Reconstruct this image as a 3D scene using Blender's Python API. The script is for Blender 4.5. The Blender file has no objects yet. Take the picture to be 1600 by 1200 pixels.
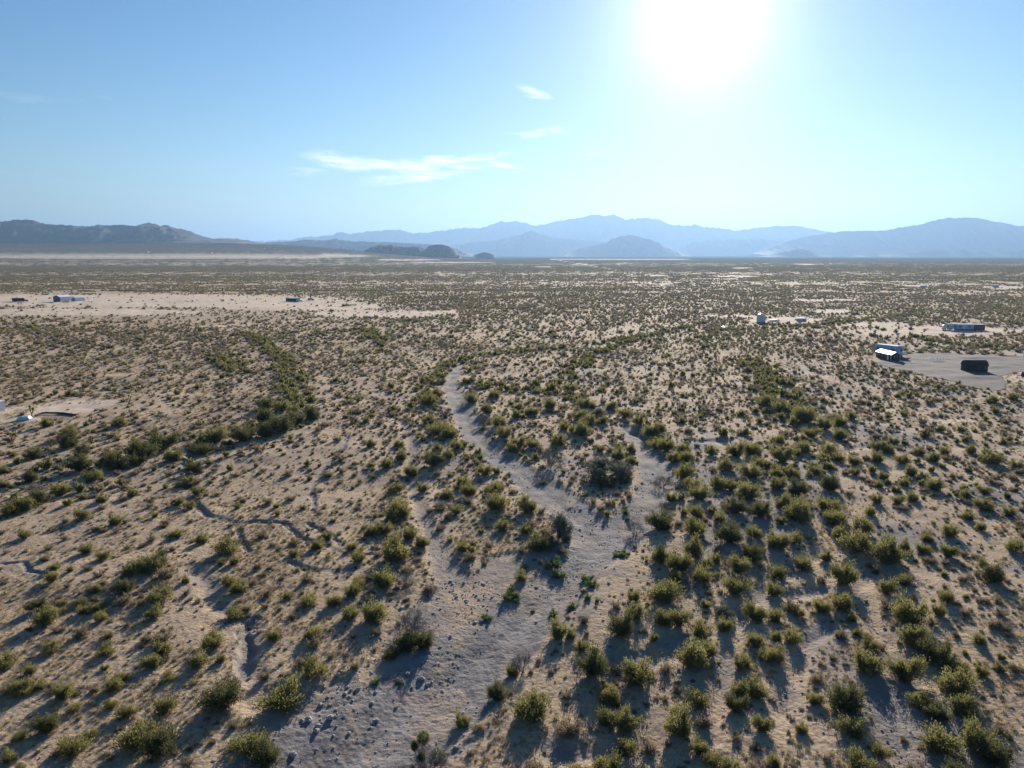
import bpy, bmesh, math, random
import numpy as np
from mathutils import Vector
random.seed(7)
RNG = np.random.default_rng(11)
sc = bpy.context.scene
COL = sc.collection
PI = math.pi

# ------------------------------------------------------------------ camera
H = 38.0; F = 1148.0; HORIZON = 397.0
PITCH = math.atan((600 - HORIZON) / F)
cam = bpy.data.cameras.new('camera'); cam_o = bpy.data.objects.new('camera', cam); COL.objects.link(cam_o)
cam_o.location = (0, 0, H); cam_o.rotation_euler = (PI / 2 - PITCH, 0, 0)
cam.sensor_width = 36; cam.lens = 36 * F / 1600; cam.clip_start = 1; cam.clip_end = 200000
sc.camera = cam_o
sc.render.resolution_x = 1024; sc.render.resolution_y = 768

# ------------------------------------------------------------------ sky, sun, exposure
SUN_AZ = math.radians(13.6)      # to the right of the view direction
SUN_EL = math.radians(16.5)
w = bpy.data.worlds.new('World'); sc.world = w; w.use_nodes = True
nt = w.node_tree; nt.nodes.clear()
N = nt.nodes.new; L = nt.links.new
out = N('ShaderNodeOutputWorld'); bg = N('ShaderNodeBackground'); sky = N('ShaderNodeTexSky')
sky.sky_type = 'NISHITA'; sky.sun_disc = False; sky.sun_elevation = SUN_EL; sky.sun_rotation = SUN_AZ
sky.altitude = 800; sky.air_density = 1.15; sky.dust_density = 0.2; sky.ozone_density = 1.6
SUN_DIR = Vector((math.sin(SUN_AZ) * math.cos(SUN_EL), math.cos(SUN_AZ) * math.cos(SUN_EL), math.sin(SUN_EL)))
def wmath(op, a, b=None, c=None):
    n = N('ShaderNodeMath'); n.operation = op
    for i, v in enumerate((a, b, c)):
        if v is None: continue
        if isinstance(v, (int, float)): n.inputs[i].default_value = v
        else: L(v, n.inputs[i])
    return n.outputs[0]
tc = N('ShaderNodeTexCoord')
nrm = N('ShaderNodeVectorMath'); nrm.operation = 'NORMALIZE'; L(tc.outputs['Generated'], nrm.inputs[0])
def direction(px, py):
    v = Vector((px - 800, F * math.cos(PITCH) + (600 - py) * math.sin(PITCH), -F * math.sin(PITCH) + (600 - py) * math.cos(PITCH)))
    return v.normalized()
# bright aureole of the air round the sun
dt = N('ShaderNodeVectorMath'); dt.operation = 'DOT_PRODUCT'; L(nrm.outputs[0], dt.inputs[0]); dt.inputs[1].default_value = SUN_DIR
ang = wmath('ARCCOSINE', wmath('MINIMUM', dt.outputs['Value'], 0.999999))
g1 = wmath('POWER', 2.718, wmath('MULTIPLY', wmath('POWER', wmath('DIVIDE', ang, 0.046), 1.15), -1.0))
g2 = wmath('POWER', 2.718, wmath('MULTIPLY', wmath('DIVIDE', ang, 0.115), -1.0))
glow = wmath('ADD', wmath('MULTIPLY', g1, 20.0), wmath('MULTIPLY', g2, 3.5))
# thin high cirrus, given as streaks (direction, half-angles, strength)
sep = N('ShaderNodeSeparateXYZ'); L(nrm.outputs[0], sep.inputs[0])
az = wmath('ARCTAN2', sep.outputs[0], sep.outputs[1]); el = wmath('ARCSINE', sep.outputs[2])
cmb = N('ShaderNodeCombineXYZ'); L(wmath('MULTIPLY', az, 9.0), cmb.inputs[0]); L(wmath('MULTIPLY', el, 42.0), cmb.inputs[1])
nz = N('ShaderNodeTexNoise'); nz.inputs['Scale'].default_value = 3.2; nz.inputs['Detail'].default_value = 8; nz.inputs['Roughness'].default_value = 0.62
nz.inputs['Distortion'].default_value = 0.6; L(cmb.outputs[0], nz.inputs['Vector'])
nzb = N('ShaderNodeTexNoise'); nzb.inputs['Scale'].default_value = 1.3; nzb.inputs['Detail'].default_value = 3; L(cmb.outputs[0], nzb.inputs['Vector'])
wob = wmath('MULTIPLY', wmath('SUBTRACT', nzb.outputs['Fac'], 0.5), 0.022)
cloud = None
for (px, py, hw, hh, tilt, st) in ((545, 252, 48, 9, -0.10, 1.0), (600, 258, 48, 8, -0.16, 1.0), (650, 262, 42, 8, -0.13, .9), (690, 252, 50, 6, 0.12, .95),
                                   (735, 246, 45, 5, 0.10, .9), (785, 257, 30, 5, -0.2, .75), (645, 279, 55, 6, 0.10, .95), (690, 272, 40, 4, 0.1, .6),
                                   (835, 146, 22, 5, -0.3, .6), (842, 208, 36, 3.5, 0.1, .5), (864, 204, 14, 4, 0.1, .5), (922, 241, 15, 3, 0, .5),
                                   (60, 153, 75, 6, 0.05, .11), (150, 148, 60, 4, 0.05, .08), (480, 268, 30, 5, 0, .3), (730, 262, 30, 5, 0, .6)):
    d = direction(px, py); a0 = math.atan2(d.x, d.y); e0 = math.asin(d.z)
    da = wmath('SUBTRACT', az, a0); de = wmath('ADD', wmath('SUBTRACT', el, e0), wob)
    de = wmath('SUBTRACT', de, wmath('MULTIPLY', da, tilt))
    r2 = wmath('ADD', wmath('POWER', wmath('DIVIDE', da, hw / F), 2), wmath('POWER', wmath('DIVIDE', de, hh / F), 2))
    m = wmath('MULTIPLY', wmath('POWER', 2.718, wmath('MULTIPLY', r2, -1.0)), st)
    cloud = m if cloud is None else wmath('MAXIMUM', cloud, m)
cm = N('ShaderNodeMapRange'); L(wmath('MULTIPLY', cloud, wmath('ADD', wmath('MULTIPLY', nz.outputs['Fac'], 3.6), -1.0)), cm.inputs[0])
cm.inputs[1].default_value = 0.05; cm.inputs[2].default_value = .75; cm.inputs[3].default_value = 0; cm.inputs[4].default_value = 0.5; cm.clamp = True
SKY_STRENGTH = 0.05
gl = N('ShaderNodeVectorMath'); gl.operation = 'SCALE'; gl.inputs[0].default_value = (1.0, 0.90, 0.86); L(glow, gl.inputs['Scale'])
ad = N('ShaderNodeVectorMath'); ad.operation = 'ADD'; hs = N('ShaderNodeHueSaturation'); hs.inputs['Saturation'].default_value = 1.32; hs.inputs['Value'].default_value = .78; L(sky.outputs[0], hs.inputs['Color'])
tn = N('ShaderNodeVectorMath'); tn.operation = 'MULTIPLY'; L(hs.outputs[0], tn.inputs[0]); tn.inputs[1].default_value = (.97, 1.10, 1.26); L(tn.outputs[0], ad.inputs[0]); L(gl.outputs[0], ad.inputs[1])
mx = N('ShaderNodeMix'); mx.data_type = 'RGBA'; L(cm.outputs[0], mx.inputs['Factor']); L(ad.outputs[0], mx.inputs[6]); mx.inputs[7].default_value = (19.0, 18.6, 18.2, 1)
cadd = N('ShaderNodeMix'); cadd.data_type = 'RGBA'; cadd.blend_type = 'LIGHTEN'; cadd.inputs['Factor'].default_value = 1
L(ad.outputs[0], cadd.inputs[6]); L(mx.outputs[2], cadd.inputs[7])
L(cadd.outputs[2], bg.inputs[0]); bg.inputs[1].default_value = SKY_STRENGTH; L(bg.outputs[0], out.inputs[0])

sun = bpy.data.lights.new('sun', 'SUN'); sun.energy = 5.0; sun.angle = math.radians(0.5); sun.color = (1.0, 0.90, 0.76)
sun_o = bpy.data.objects.new('sun', sun); COL.objects.link(sun_o)
sun_o.rotation_euler = SUN_DIR.to_track_quat('Z', 'Y').to_euler(); sun_o.location = SUN_DIR * 300
sc.view_settings.view_transform = 'Standard'; sc.view_settings.look = 'None'; sc.view_settings.gamma = 1
sc.view_settings.exposure = 1.15
sc.cycles.max_bounces = 5; sc.cycles.diffuse_bounces = 2; sc.cycles.glossy_bounces = 2; sc.cycles.transmission_bounces = 3
sc.cycles.volume_bounces = 0; sc.cycles.transparent_max_bounces = 6
sc.cycles.use_denoising = True
w.cycles.sampling_method = 'MANUAL'; w.cycles.sample_map_resolution = 512

# ------------------------------------------------------------------ helpers
def G(px, py, z=0.0):
    """point of level z on the ground seen at the photograph's pixel (used to take positions off the photograph)"""
    d = direction(px, py); t = (z - H) / d.z
    return (d.x * t, d.y * t)
def Gd(px, py, dist):
    d = direction(px, py); t = dist / d.y
    return (d.x * t, dist, H + d.z * t)
cp, sp = math.cos(PITCH), math.sin(PITCH)
def P(x, y, z=0.0):
    dz = z - H; dep = y * cp - dz * sp
    dep = np.maximum(dep, 1e-3)
    return 800 + F * x / dep, 600 - F * (y * sp + dz * cp) / dep
def depth_at(x, y, z=0.0): return y * cp - (z - H) * sp

def _h(i, j, s):
    n = (i.astype(np.int64) * 374761393 + j.astype(np.int64) * 668265263 + s * 144665) & 0xffffffff
    n = ((n ^ (n >> 13)) * 1274126177) & 0xffffffff
    return ((n ^ (n >> 16)) & 0xffffff) / float(0xffffff)
def vn(x, y, s=0):
    x = np.asarray(x, float); y = np.asarray(y, float)
    i = np.floor(x); j = np.floor(y); u = x - i; v = y - j
    u = u * u * (3 - 2 * u); v = v * v * (3 - 2 * v); i = i.astype(np.int64); j = j.astype(np.int64)
    return (_h(i, j, s) * (1 - u) + _h(i + 1, j, s) * u) * (1 - v) + (_h(i, j + 1, s) * (1 - u) + _h(i + 1, j + 1, s) * u) * v
def fbm(x, y, o=4, s=0):
    t = 0; a = 0.5; n = 0
    for k in range(o):
        t = t + a * vn(x * 2 ** k + 17.3 * k, y * 2 ** k - 9.1 * k, s + k); n += a; a *= 0.5
    return t / n
def ss(a, b, x):
    t = np.clip((x - a) / (b - a), 0, 1); return t * t * (3 - 2 * t)

def props(o, label=None, cat=None, group=None, kind=None):
    if label: o['label'] = label
    if cat: o['category'] = cat
    if group: o['group'] = group
    if kind: o['kind'] = kind
    return o
def empty(name, loc, rz=0.0):
    o = bpy.data.objects.new(name, None); COL.objects.link(o); o.location = loc; o.rotation_euler = (0, 0, rz); o.empty_display_size = .3
    return o
def np_mesh(name, V, Fq, mats=(), smooth=False):
    """mesh from an (n,3) vertex array and an (m,k) face array"""
    me = bpy.data.meshes.new(name); V = np.asarray(V, np.float32); Fq = np.asarray(Fq, np.int32); k = Fq.shape[1]
    me.vertices.add(len(V)); me.vertices.foreach_set('co', V.ravel())
    me.loops.add(Fq.size); me.loops.foreach_set('vertex_index', Fq.ravel())
    me.polygons.add(len(Fq)); me.polygons.foreach_set('loop_start', np.arange(0, Fq.size, k, dtype=np.int32))
    try: me.polygons.foreach_set('loop_total', np.full(len(Fq), k, np.int32))
    except Exception: pass
    me.polygons.foreach_set('use_smooth', np.full(len(Fq), smooth))
    me.update(calc_edges=True)
    for m in mats: me.materials.append(m)
    return me
def link(name, me, parent=None, loc=(0, 0, 0)):
    o = bpy.data.objects.new(name, me); COL.objects.link(o); o.location = loc
    if parent: o.parent = parent
    return o

# ------------------------------------------------------------------ materials
def mat(name, col=(.5, .5, .5), rough=.8, metal=0, spec=.3):
    m = bpy.data.materials.new(name); m.use_nodes = True
    b = m.node_tree.nodes['Principled BSDF']; b.inputs['Base Color'].default_value = (*col, 1)
    b.inputs['Roughness'].default_value = rough; b.inputs['Metallic'].default_value = metal
    b.inputs['Specular IOR Level'].default_value = spec
    return m
def worn(name, col, var=.18, scale=2.0, rough=.7, metal=0, spec=.3):
    m = mat(name, col, rough, metal, spec); t = m.node_tree; b = t.nodes['Principled BSDF']
    tx = t.nodes.new('ShaderNodeTexCoord'); n = t.nodes.new('ShaderNodeTexNoise'); n.inputs['Scale'].default_value = scale; n.inputs['Detail'].default_value = 6
    t.links.new(tx.outputs['Object'], n.inputs['Vector'])
    mr = t.nodes.new('ShaderNodeMapRange'); mr.inputs[1].default_value = .3; mr.inputs[2].default_value = .7; mr.inputs[3].default_value = 1 - var; mr.inputs[4].default_value = 1 + var * .5
    t.links.new(n.outputs['Fac'], mr.inputs[0])
    v = t.nodes.new('ShaderNodeVectorMath'); v.operation = 'SCALE'; v.inputs[0].default_value = col; t.links.new(mr.outputs[0], v.inputs['Scale'])
    t.links.new(v.outputs[0], b.inputs['Base Color'])
    return m
def leaf_mat(name, c1, c2, c3, trans=.35):
    """foliage: colour varies from plant to plant and from leaf to leaf, light passes through"""
    m = bpy.data.materials.new(name); m.use_nodes = True; t = m.node_tree; t.nodes.clear()
    o = t.nodes.new('ShaderNodeOutputMaterial'); oi = t.nodes.new('ShaderNodeObjectInfo'); ge = t.nodes.new('ShaderNodeNewGeometry')
    a = t.nodes.new('ShaderNodeMix'); a.data_type = 'RGBA'; a.inputs[6].default_value = (*c1, 1); a.inputs[7].default_value = (*c2, 1); t.links.new(oi.outputs['Random'], a.inputs['Factor'])
    mr = t.nodes.new('ShaderNodeMapRange'); mr.inputs[1].default_value = .35; mr.inputs[3].default_value = 0; mr.inputs[4].default_value = .8
    t.links.new(ge.outputs['Random Per Island'], mr.inputs[0])
    b = t.nodes.new('ShaderNodeMix'); b.data_type = 'RGBA'; b.inputs[7].default_value = (*c3, 1); t.links.new(mr.outputs[0], b.inputs['Factor']); t.links.new(a.outputs[2], b.inputs[6])
    d = t.nodes.new('ShaderNodeBsdfDiffuse'); tr = t.nodes.new('ShaderNodeBsdfTranslucent'); mxs = t.nodes.new('ShaderNodeMixShader'); mxs.inputs[0].default_value = trans
    t.links.new(b.outputs[2], d.inputs[0]); t.links.new(b.outputs[2], tr.inputs[0]); t.links.new(d.outputs[0], mxs.inputs[1]); t.links.new(tr.outputs[0], mxs.inputs[2])
    t.links.new(mxs.outputs[0], o.inputs[0]); return m
M_CREO = leaf_mat('creosote_leaves', (.148, .148, .056), (.205, .193, .078), (.33, .295, .12), .53)
M_DARKC = leaf_mat('dark_leaves', (.095, .105, .05), (.12, .122, .055), (.17, .165, .07), .42)
M_BURS = leaf_mat('bursage_leaves', (.19, .165, .12), (.24, .20, .145), (.36, .29, .19), .4)
M_WEED = leaf_mat('fresh_green_leaves', (.10, .155, .06), (.13, .18, .075), (.20, .24, .11), .35)
M_STRAW = leaf_mat('dry_straw', (.36, .28, .14), (.42, .33, .18), (.48, .38, .22), .3)
M_STEM = worn('creosote_stems', (.13, .105, .08), .3, 8)
M_BARE = worn('bare_grey_twigs', (.23, .21, .20), .25, 4)
M_CACT = worn('yucca_trunk', (.10, .085, .06), .3, 5)

# ------------------------------------------------------------------ where things lie (traced off the photograph)
def world_line(pts): return [(*G(x, y), hw) for (x, y, hw) in pts]
WASHES = [  # px, py, half width in px
    [(430, 1330, 190), (500, 1210, 150), (560, 1160, 130), (640, 1105, 110), (710, 1045, 92), (770, 1000, 72), (830, 955, 58), (870, 915, 46), (915, 880, 42), (950, 850, 40), (985, 822, 34), (1010, 790, 28), (1028, 755, 26), (1022, 720, 24), (1002, 692, 20), (978, 668, 14)],
    [(935, 850, 44), (893, 800, 38), (850, 765, 32), (810, 735, 26), (770, 708, 24), (738, 680, 20), (728, 650, 18), (712, 620, 16), (700, 598, 12), (714, 575, 9), (722, 562, 6)],
    [(560, 1120, 40), (600, 1060, 46), (640, 1010, 50), (690, 960, 44), (720, 915, 34), (690, 870, 20), (668, 830, 12), (655, 790, 10), (640, 750, 8), (645, 700, 9), (630, 665, 6), (600, 640, 5)],
    [(800, 880, 40), (770, 920, 50), (740, 960, 45), (700, 1020, 40)],
    [(400, 1090, 30), (470, 1110, 60), (560, 1090, 60)],
    [(300, 890, 12), (325, 915, 14), (330, 945, 12), (370, 965, 8), (395, 985, 9), (390, 1030, 16), (400, 1075, 14)],
    [(1115, 1150, 11), (1128, 1080, 13), (1138, 1020, 13), (1150, 975, 15), (1190, 920, 12), (1230, 890, 14), (1280, 860, 12)],
    [(1420, 1230, 16), (1392, 1140, 22), (1385, 1080, 20), (1440, 1060, 12), (1400, 1010, 14), (1360, 960, 12), (1340, 920, 14), (1355, 890, 8)],
    [(870, 1170, 26), (930, 1170, 22)], [(1000, 1030, 28), (1050, 1015, 20)], [(1220, 1110, 16), (1235, 1060, 16), (1260, 1000, 13), (1300, 975, 9)],
    [(640, 760, 10), (690, 740, 10), (720, 715, 7)], [(1090, 690, 9), (1130, 690, 12), (1170, 720, 8)], [(1320, 705, 8), (1350, 695, 9), (1375, 685, 5)],
    [(1235, 925, 16), (1280, 915, 12)],
]
GULLIES = [  # narrow cut channels
    [(300, 700, 4), (286, 738, 4), (300, 780, 5), (325, 803, 4), (372, 815, 4), (375, 842, 4), (390, 862, 3)],
    [(370, 815, 3), (402, 812, 3), (445, 815, 3), (470, 838, 3), (502, 850, 3), (540, 866, 3), (585, 866, 2)],
    [(455, 880, 3), (482, 893, 4), (520, 895, 3), (560, 890, 2)], [(0, 879, 2), (34, 876, 2), (46, 892, 2), (64, 893, 2)],
    [(377, 1060, 7), (388, 1020, 9), (380, 990, 8), (398, 968, 4)], [(160, 950, 3), (205, 935, 4), (245, 920, 3)], [(55, 930, 2), (110, 934, 2), (160, 950, 2)],
    [(490, 800, 2), (487, 765, 2), (500, 740, 2), (535, 705, 2), (545, 680, 2)], [(540, 865, 2), (520, 835, 2), (480, 815, 2)],
    [(290, 520, 2), (420, 500, 2), (560, 493, 2), (700, 485, 2)], [(0, 508, 2), (120, 500, 2), (260, 500, 2)],
    [(705, 1180, 3), (760, 1150, 2), (800, 1100, 2)], [(975, 670, 4), (1000, 680, 4), (1015, 690, 3)], [(1030, 1005, 2), (1080, 990, 2), (1110, 990, 2)]]
BELTS = [  # thickets of larger bushes
    [(375, 520, 8), (405, 530, 12), (440, 560, 18), (455, 600, 24), (470, 645, 26), (430, 672, 22), (340, 683, 9), (300, 700, 7)],
    [(660, 650, 16), (668, 610, 12), (690, 575, 9), (740, 556, 7), (820, 548, 6), (900, 540, 8), (960, 532, 10), (1050, 518, 9), (1150, 516, 7), (1250, 510, 6), (1330, 502, 7), (1400, 494, 5), (1480, 488, 5)],
    [(735, 600, 14), (800, 610, 20), (870, 615, 22), (930, 640, 14)], [(740, 650, 22), (800, 665, 34), (880, 650, 40), (940, 660, 20)],
    [(870, 600, 10), (905, 568, 12), (940, 545, 14), (1000, 528, 9), (1100, 505, 6)], [(1170, 560, 12), (1215, 610, 34), (1250, 670, 42), (1240, 740, 50), (1280, 800, 50)],
    [(0, 514, 4), (60, 510, 5), (130, 506, 4), (200, 503, 3)], [(1360, 512, 3), (1430, 525, 5), (1500, 540, 8), (1600, 545, 10)], [(500, 520, 14), (570, 515, 14), (600, 540, 10)],
    [(540, 478, 4), (600, 474, 4), (720, 468, 4), (900, 462, 5)], [(0, 453, 6), (150, 455, 6), (350, 455, 6), (600, 455, 6), (900, 452, 5), (1200, 455, 3)],
    [(330, 555, 16), (380, 580, 20)], [(1000, 660, 16), (1050, 700, 22), (1085, 740, 22), (1110, 800, 26), (1150, 880, 34)],
]
CLEAR = [  # (px, py, half w, half h) bare pale ground
    (200, 470, 380, 11), (120, 488, 200, 6), (470, 478, 150, 8), (600, 490, 120, 6), (690, 488, 28, 3), (250, 401, 330, 4.2), (480, 400, 110, 2.5), (640, 406, 60, 1.6), (700, 410, 90, 1),
    (1150, 494, 60, 2.2), (1225, 500, 60, 5), (1300, 487, 34, 3.5), (1290, 469, 62, 2.0), (1470, 517, 150, 8), (1370, 508, 50, 4), (970, 405.3, 110, .8), (1150, 432, 45, 1.2), (1440, 446, 38, 2),
    (1570, 449, 44, 2.4), (1115, 436, 60, .9), (1160, 419, 22, .9), (850, 417, 16, .8), (1030, 431, 22, .8), (1260, 413, 20, .7), (1580, 590, 40, 10), (20, 420, 0.1, 1), (60, 640, 100, 8), (130, 630, 60, 8), (30, 655, 40, 5), (1480, 655, 50, 5), (712, 403, 12, .7), (1550, 440, 20, .8)]
CLEAR += [(865 + i * 9.7, 405.5 + i * 1.65, 6, .7) for i in range(11)] + [(300 + i * 24, 512 - i * 1.6, 13, .9) for i in range(17)] + [(1560 - i * 12, 621 + i * .6, 8, .9) for i in range(8)]
def seg_field(lines, x, y, scale_noise=True):
    """signed 'inside' value: 1 at the centre line, 0 at its half width, negative outside; second: metres from the edge"""
    best = np.full(np.shape(x), 1e9); wid = np.ones(np.shape(x))
    for ln in lines:
        wl = []
        for (px, py, hw) in ln:
            gx, gy = G(px, py); wl.append((gx, gy, hw * depth_at(gx, gy) / F))
        for (ax, ay, aw), (bx, by, bw) in zip(wl[:-1], wl[1:]):
            dx, dy = bx - ax, by - ay; l2 = dx * dx + dy * dy
            t = np.clip(((x - ax) * dx + (y - ay) * dy) / l2, 0, 1)
            d = np.hypot(x - ax - t * dx, y - ay - t * dy) - (aw + t * (bw - aw))
            wid = np.where(d < best, aw + t * (bw - aw), wid); best = np.minimum(best, d)
    return best, wid                     # metres outside (+) / inside (-)
def clear_mask(px, py):
    c = np.zeros(np.shape(px))
    for (cx, cy, hw, hh) in CLEAR:
        r = ((px - cx) / hw) ** 2 + ((py - cy) / hh) ** 2
        c = np.maximum(c, 1 - ss(.55, 1.25, r))
    return c
YARD = [G(*p) for p in ((1368, 571), (1390, 556), (1440, 553), (1500, 553), (1560, 556), (1640, 562), (1650, 585), (1590, 583), (1562, 590), (1575, 601), (1566, 612), (1530, 608), (1480, 597), (1420, 581))]
def in_poly(x, y, poly):
    c = np.zeros(np.shape(x), bool); n = len(poly)
    for i in range(n):
        (x1, y1), (x2, y2) = poly[i], poly[(i + 1) % n]
        cr = ((y1 > y) != (y2 > y)) & (x < (x2 - x1) * (y - y1) / (y2 - y1 + 1e-12) + x1)
        c ^= cr
    return c
def bajada(x, y):
    az_ = x / np.maximum(y, 1.0)
    side = ss(0, -.38, az_)      # ground climbs towards the left range
    return side * 124 * ss(2300, 5900, y) ** 1.3 + 25 * ss(12400, 31000, y)
def terrain(x, y, masks=False):
    x = np.asarray(x, float); y = np.asarray(y, float)
    z = (fbm(x / 38, y / 38, 3, 5) - .5) * 1.6 + (fbm(x / 9, y / 9, 3, 9) - .5) * .5
    z = z * ss(-20, 60, y + 80) + bajada(x, y)
    near = (y < 900) & (np.abs(x) < 900)
    wd = np.full(x.shape, 60.0); gd = np.full(x.shape, 60.0); ww = np.ones(x.shape); gw = np.ones(x.shape)
    if near.any():
        xn, yn = x[near], y[near]
        wob = (fbm(xn / 3.0, yn / 3.0, 3, 31) - .5) * 3.2
        wd_, ww_ = seg_field(WASHES, xn, yn); wd[near] = wd_ + wob * np.clip(ww_ / 5, .2, .7); ww[near] = ww_
        wob2 = (fbm(xn / 1.5, yn / 1.5, 2, 41) - .5) * 1.0
        gd_, gw_ = seg_field(GULLIES, xn + wob2, yn - wob2 * .7); gd[near] = gd_; gw[near] = gw_
    z = z - .32 * (1 - ss(-.8, .9, wd)) - .75 * (1 - ss(-9, 0, wd))
    z = z - np.clip(gw * 1.2, .15, .4) * (.35 + .65 * ss(.3, .55, fbm(x / 6, y / 6, 2, 45))) * (1 - ss(-.1, .45, gd))
    return (z, wd, gd) if masks else z
def tz(x, y): return float(terrain(np.array([x]), np.array([y]))[0])

# ------------------------------------------------------------------ ground
def ground_material():
    m = bpy.data.materials.new('desert_soil'); m.use_nodes = True; t = m.node_tree; b = t.nodes['Principled BSDF']
    b.inputs['Roughness'].default_value = .95; b.inputs['Specular IOR Level'].default_value = 0
    n_ = t.nodes.new; l_ = t.links.new
    at = n_('ShaderNodeAttribute'); at.attribute_name = 'zone'; at.attribute_type = 'GEOMETRY'; sp_ = n_('ShaderNodeSeparateColor'); l_(at.outputs['Color'], sp_.inputs[0])
    tx = n_('ShaderNodeTexCoord')
    def noise(scale, det=6, rough=.6, w_=None):
        n = n_('ShaderNodeTexNoise'); n.inputs['Scale'].default_value = scale; n.inputs['Detail'].default_value = det; n.inputs['Roughness'].default_value = rough
        l_(tx.outputs['Object'], n.inputs['Vector']); return n.outputs['Fac']
    def ramp(f, a, c, lo=0., hi=1.):
        n = n_('ShaderNodeMapRange'); n.inputs[1].default_value = a; n.inputs[2].default_value = c; n.inputs[3].default_value = lo; n.inputs[4].default_value = hi; l_(f, n.inputs[0]); return n.outputs[0]
    def mix(f, a, c, mode='MIX'):
        n = n_('ShaderNodeMix'); n.data_type = 'RGBA'; n.blend_type = mode
        if isinstance(f, float): n.inputs[0].default_value = f
        else: l_(f, n.inputs[0])
        for i, v in ((6, a), (7, c)):
            if isinstance(v, tuple): n.inputs[i].default_value = (*v, 1)
            else: l_(v, n.inputs[i])
        return n.outputs[2]
    soil = mix(ramp(noise(.06, 5), .40, .60), (.335, .247, .178), (.455, .338, .238))
    soil = mix(ramp(noise(.55, 7, .65), .50, .66), soil, (.52, .385, .21))         # straw coloured dry grass film
    soil = mix(ramp(noise(1.3, 6, .75), .52, .66, 0, .8), soil, (.24, .18, .14))
    soil = mix(ramp(noise(2.9, 5, .8), .54, .66, 0, .75), soil, (.58, .45, .30))
    soil = mix(ramp(noise(9, 4, .7), .58, .72, 0, .6), soil, (.17, .135, .11))      # litter and pebbles
    gravel = mix(ramp(noise(.35, 6, .65), .4, .62), (.175, .160, .162), (.27, .246, .242))
    vor = n_('ShaderNodeTexVoronoi'); vor.inputs['Scale'].default_value = 3.2; l_(tx.outputs['Object'], vor.inputs['Vector'])
    gravel = mix(ramp(vor.outputs['Distance'], .05, .32, .55, 0), gravel, (.11, .10, .105))
    gravel = mix(ramp(noise(2.6, 5, .8), .54, .68, 0, .6), gravel, (.36, .335, .33))
    pale = mix(ramp(noise(.08, 6), .4, .6), (.54, .43, .33), (.62, .50, .39))
    pale = mix(ramp(noise(.7, 4), .55, .75, 0, .5), pale, (.40, .32, .25))
    c = mix(sp_.outputs[0], soil, gravel)
    c = mix(sp_.outputs[1], c, pale)
    # far plain: tiny scrub and the shadows it casts are put into the ground colour
    mp = n_('ShaderNodeMapping'); mp.inputs['Scale'].default_value = (1, .25, 1); l_(tx.outputs['Object'], mp.inputs['Vector'])
    fn = n_('ShaderNodeTexNoise'); fn.inputs['Scale'].default_value = .012; fn.inputs['Detail'].default_value = 8; fn.inputs['Roughness'].default_value = .7; l_(mp.outputs[0], fn.inputs['Vector'])
    far = mix(ramp(fn.outputs['Fac'], .35, .65), (.055, .05, .04), (.10, .088, .07))
    c = mix(sp_.outputs[2], c, far)
    l_(c, b.inputs['Base Color']); l_(ramp(sp_.outputs[2], 0, .8, .17, 0), b.inputs['Specular IOR Level'])
    bp = n_('ShaderNodeBump'); bp.inputs['Strength'].default_value = .85; bp.inputs['Distance'].default_value = .2
    h1 = noise(2.6, 8, .72); bp2 = n_('ShaderNodeMath'); bp2.operation = 'MULTIPLY_ADD'; l_(vor.outputs['Distance'], bp2.inputs[0]); bp2.inputs[1].default_value = -.25; l_(h1, bp2.inputs[2])
    l_(bp2.outputs[0], bp.inputs['Height']); l_(bp.outputs[0], b.inputs['Normal'])
    return m
M_SOIL = ground_material()

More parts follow.
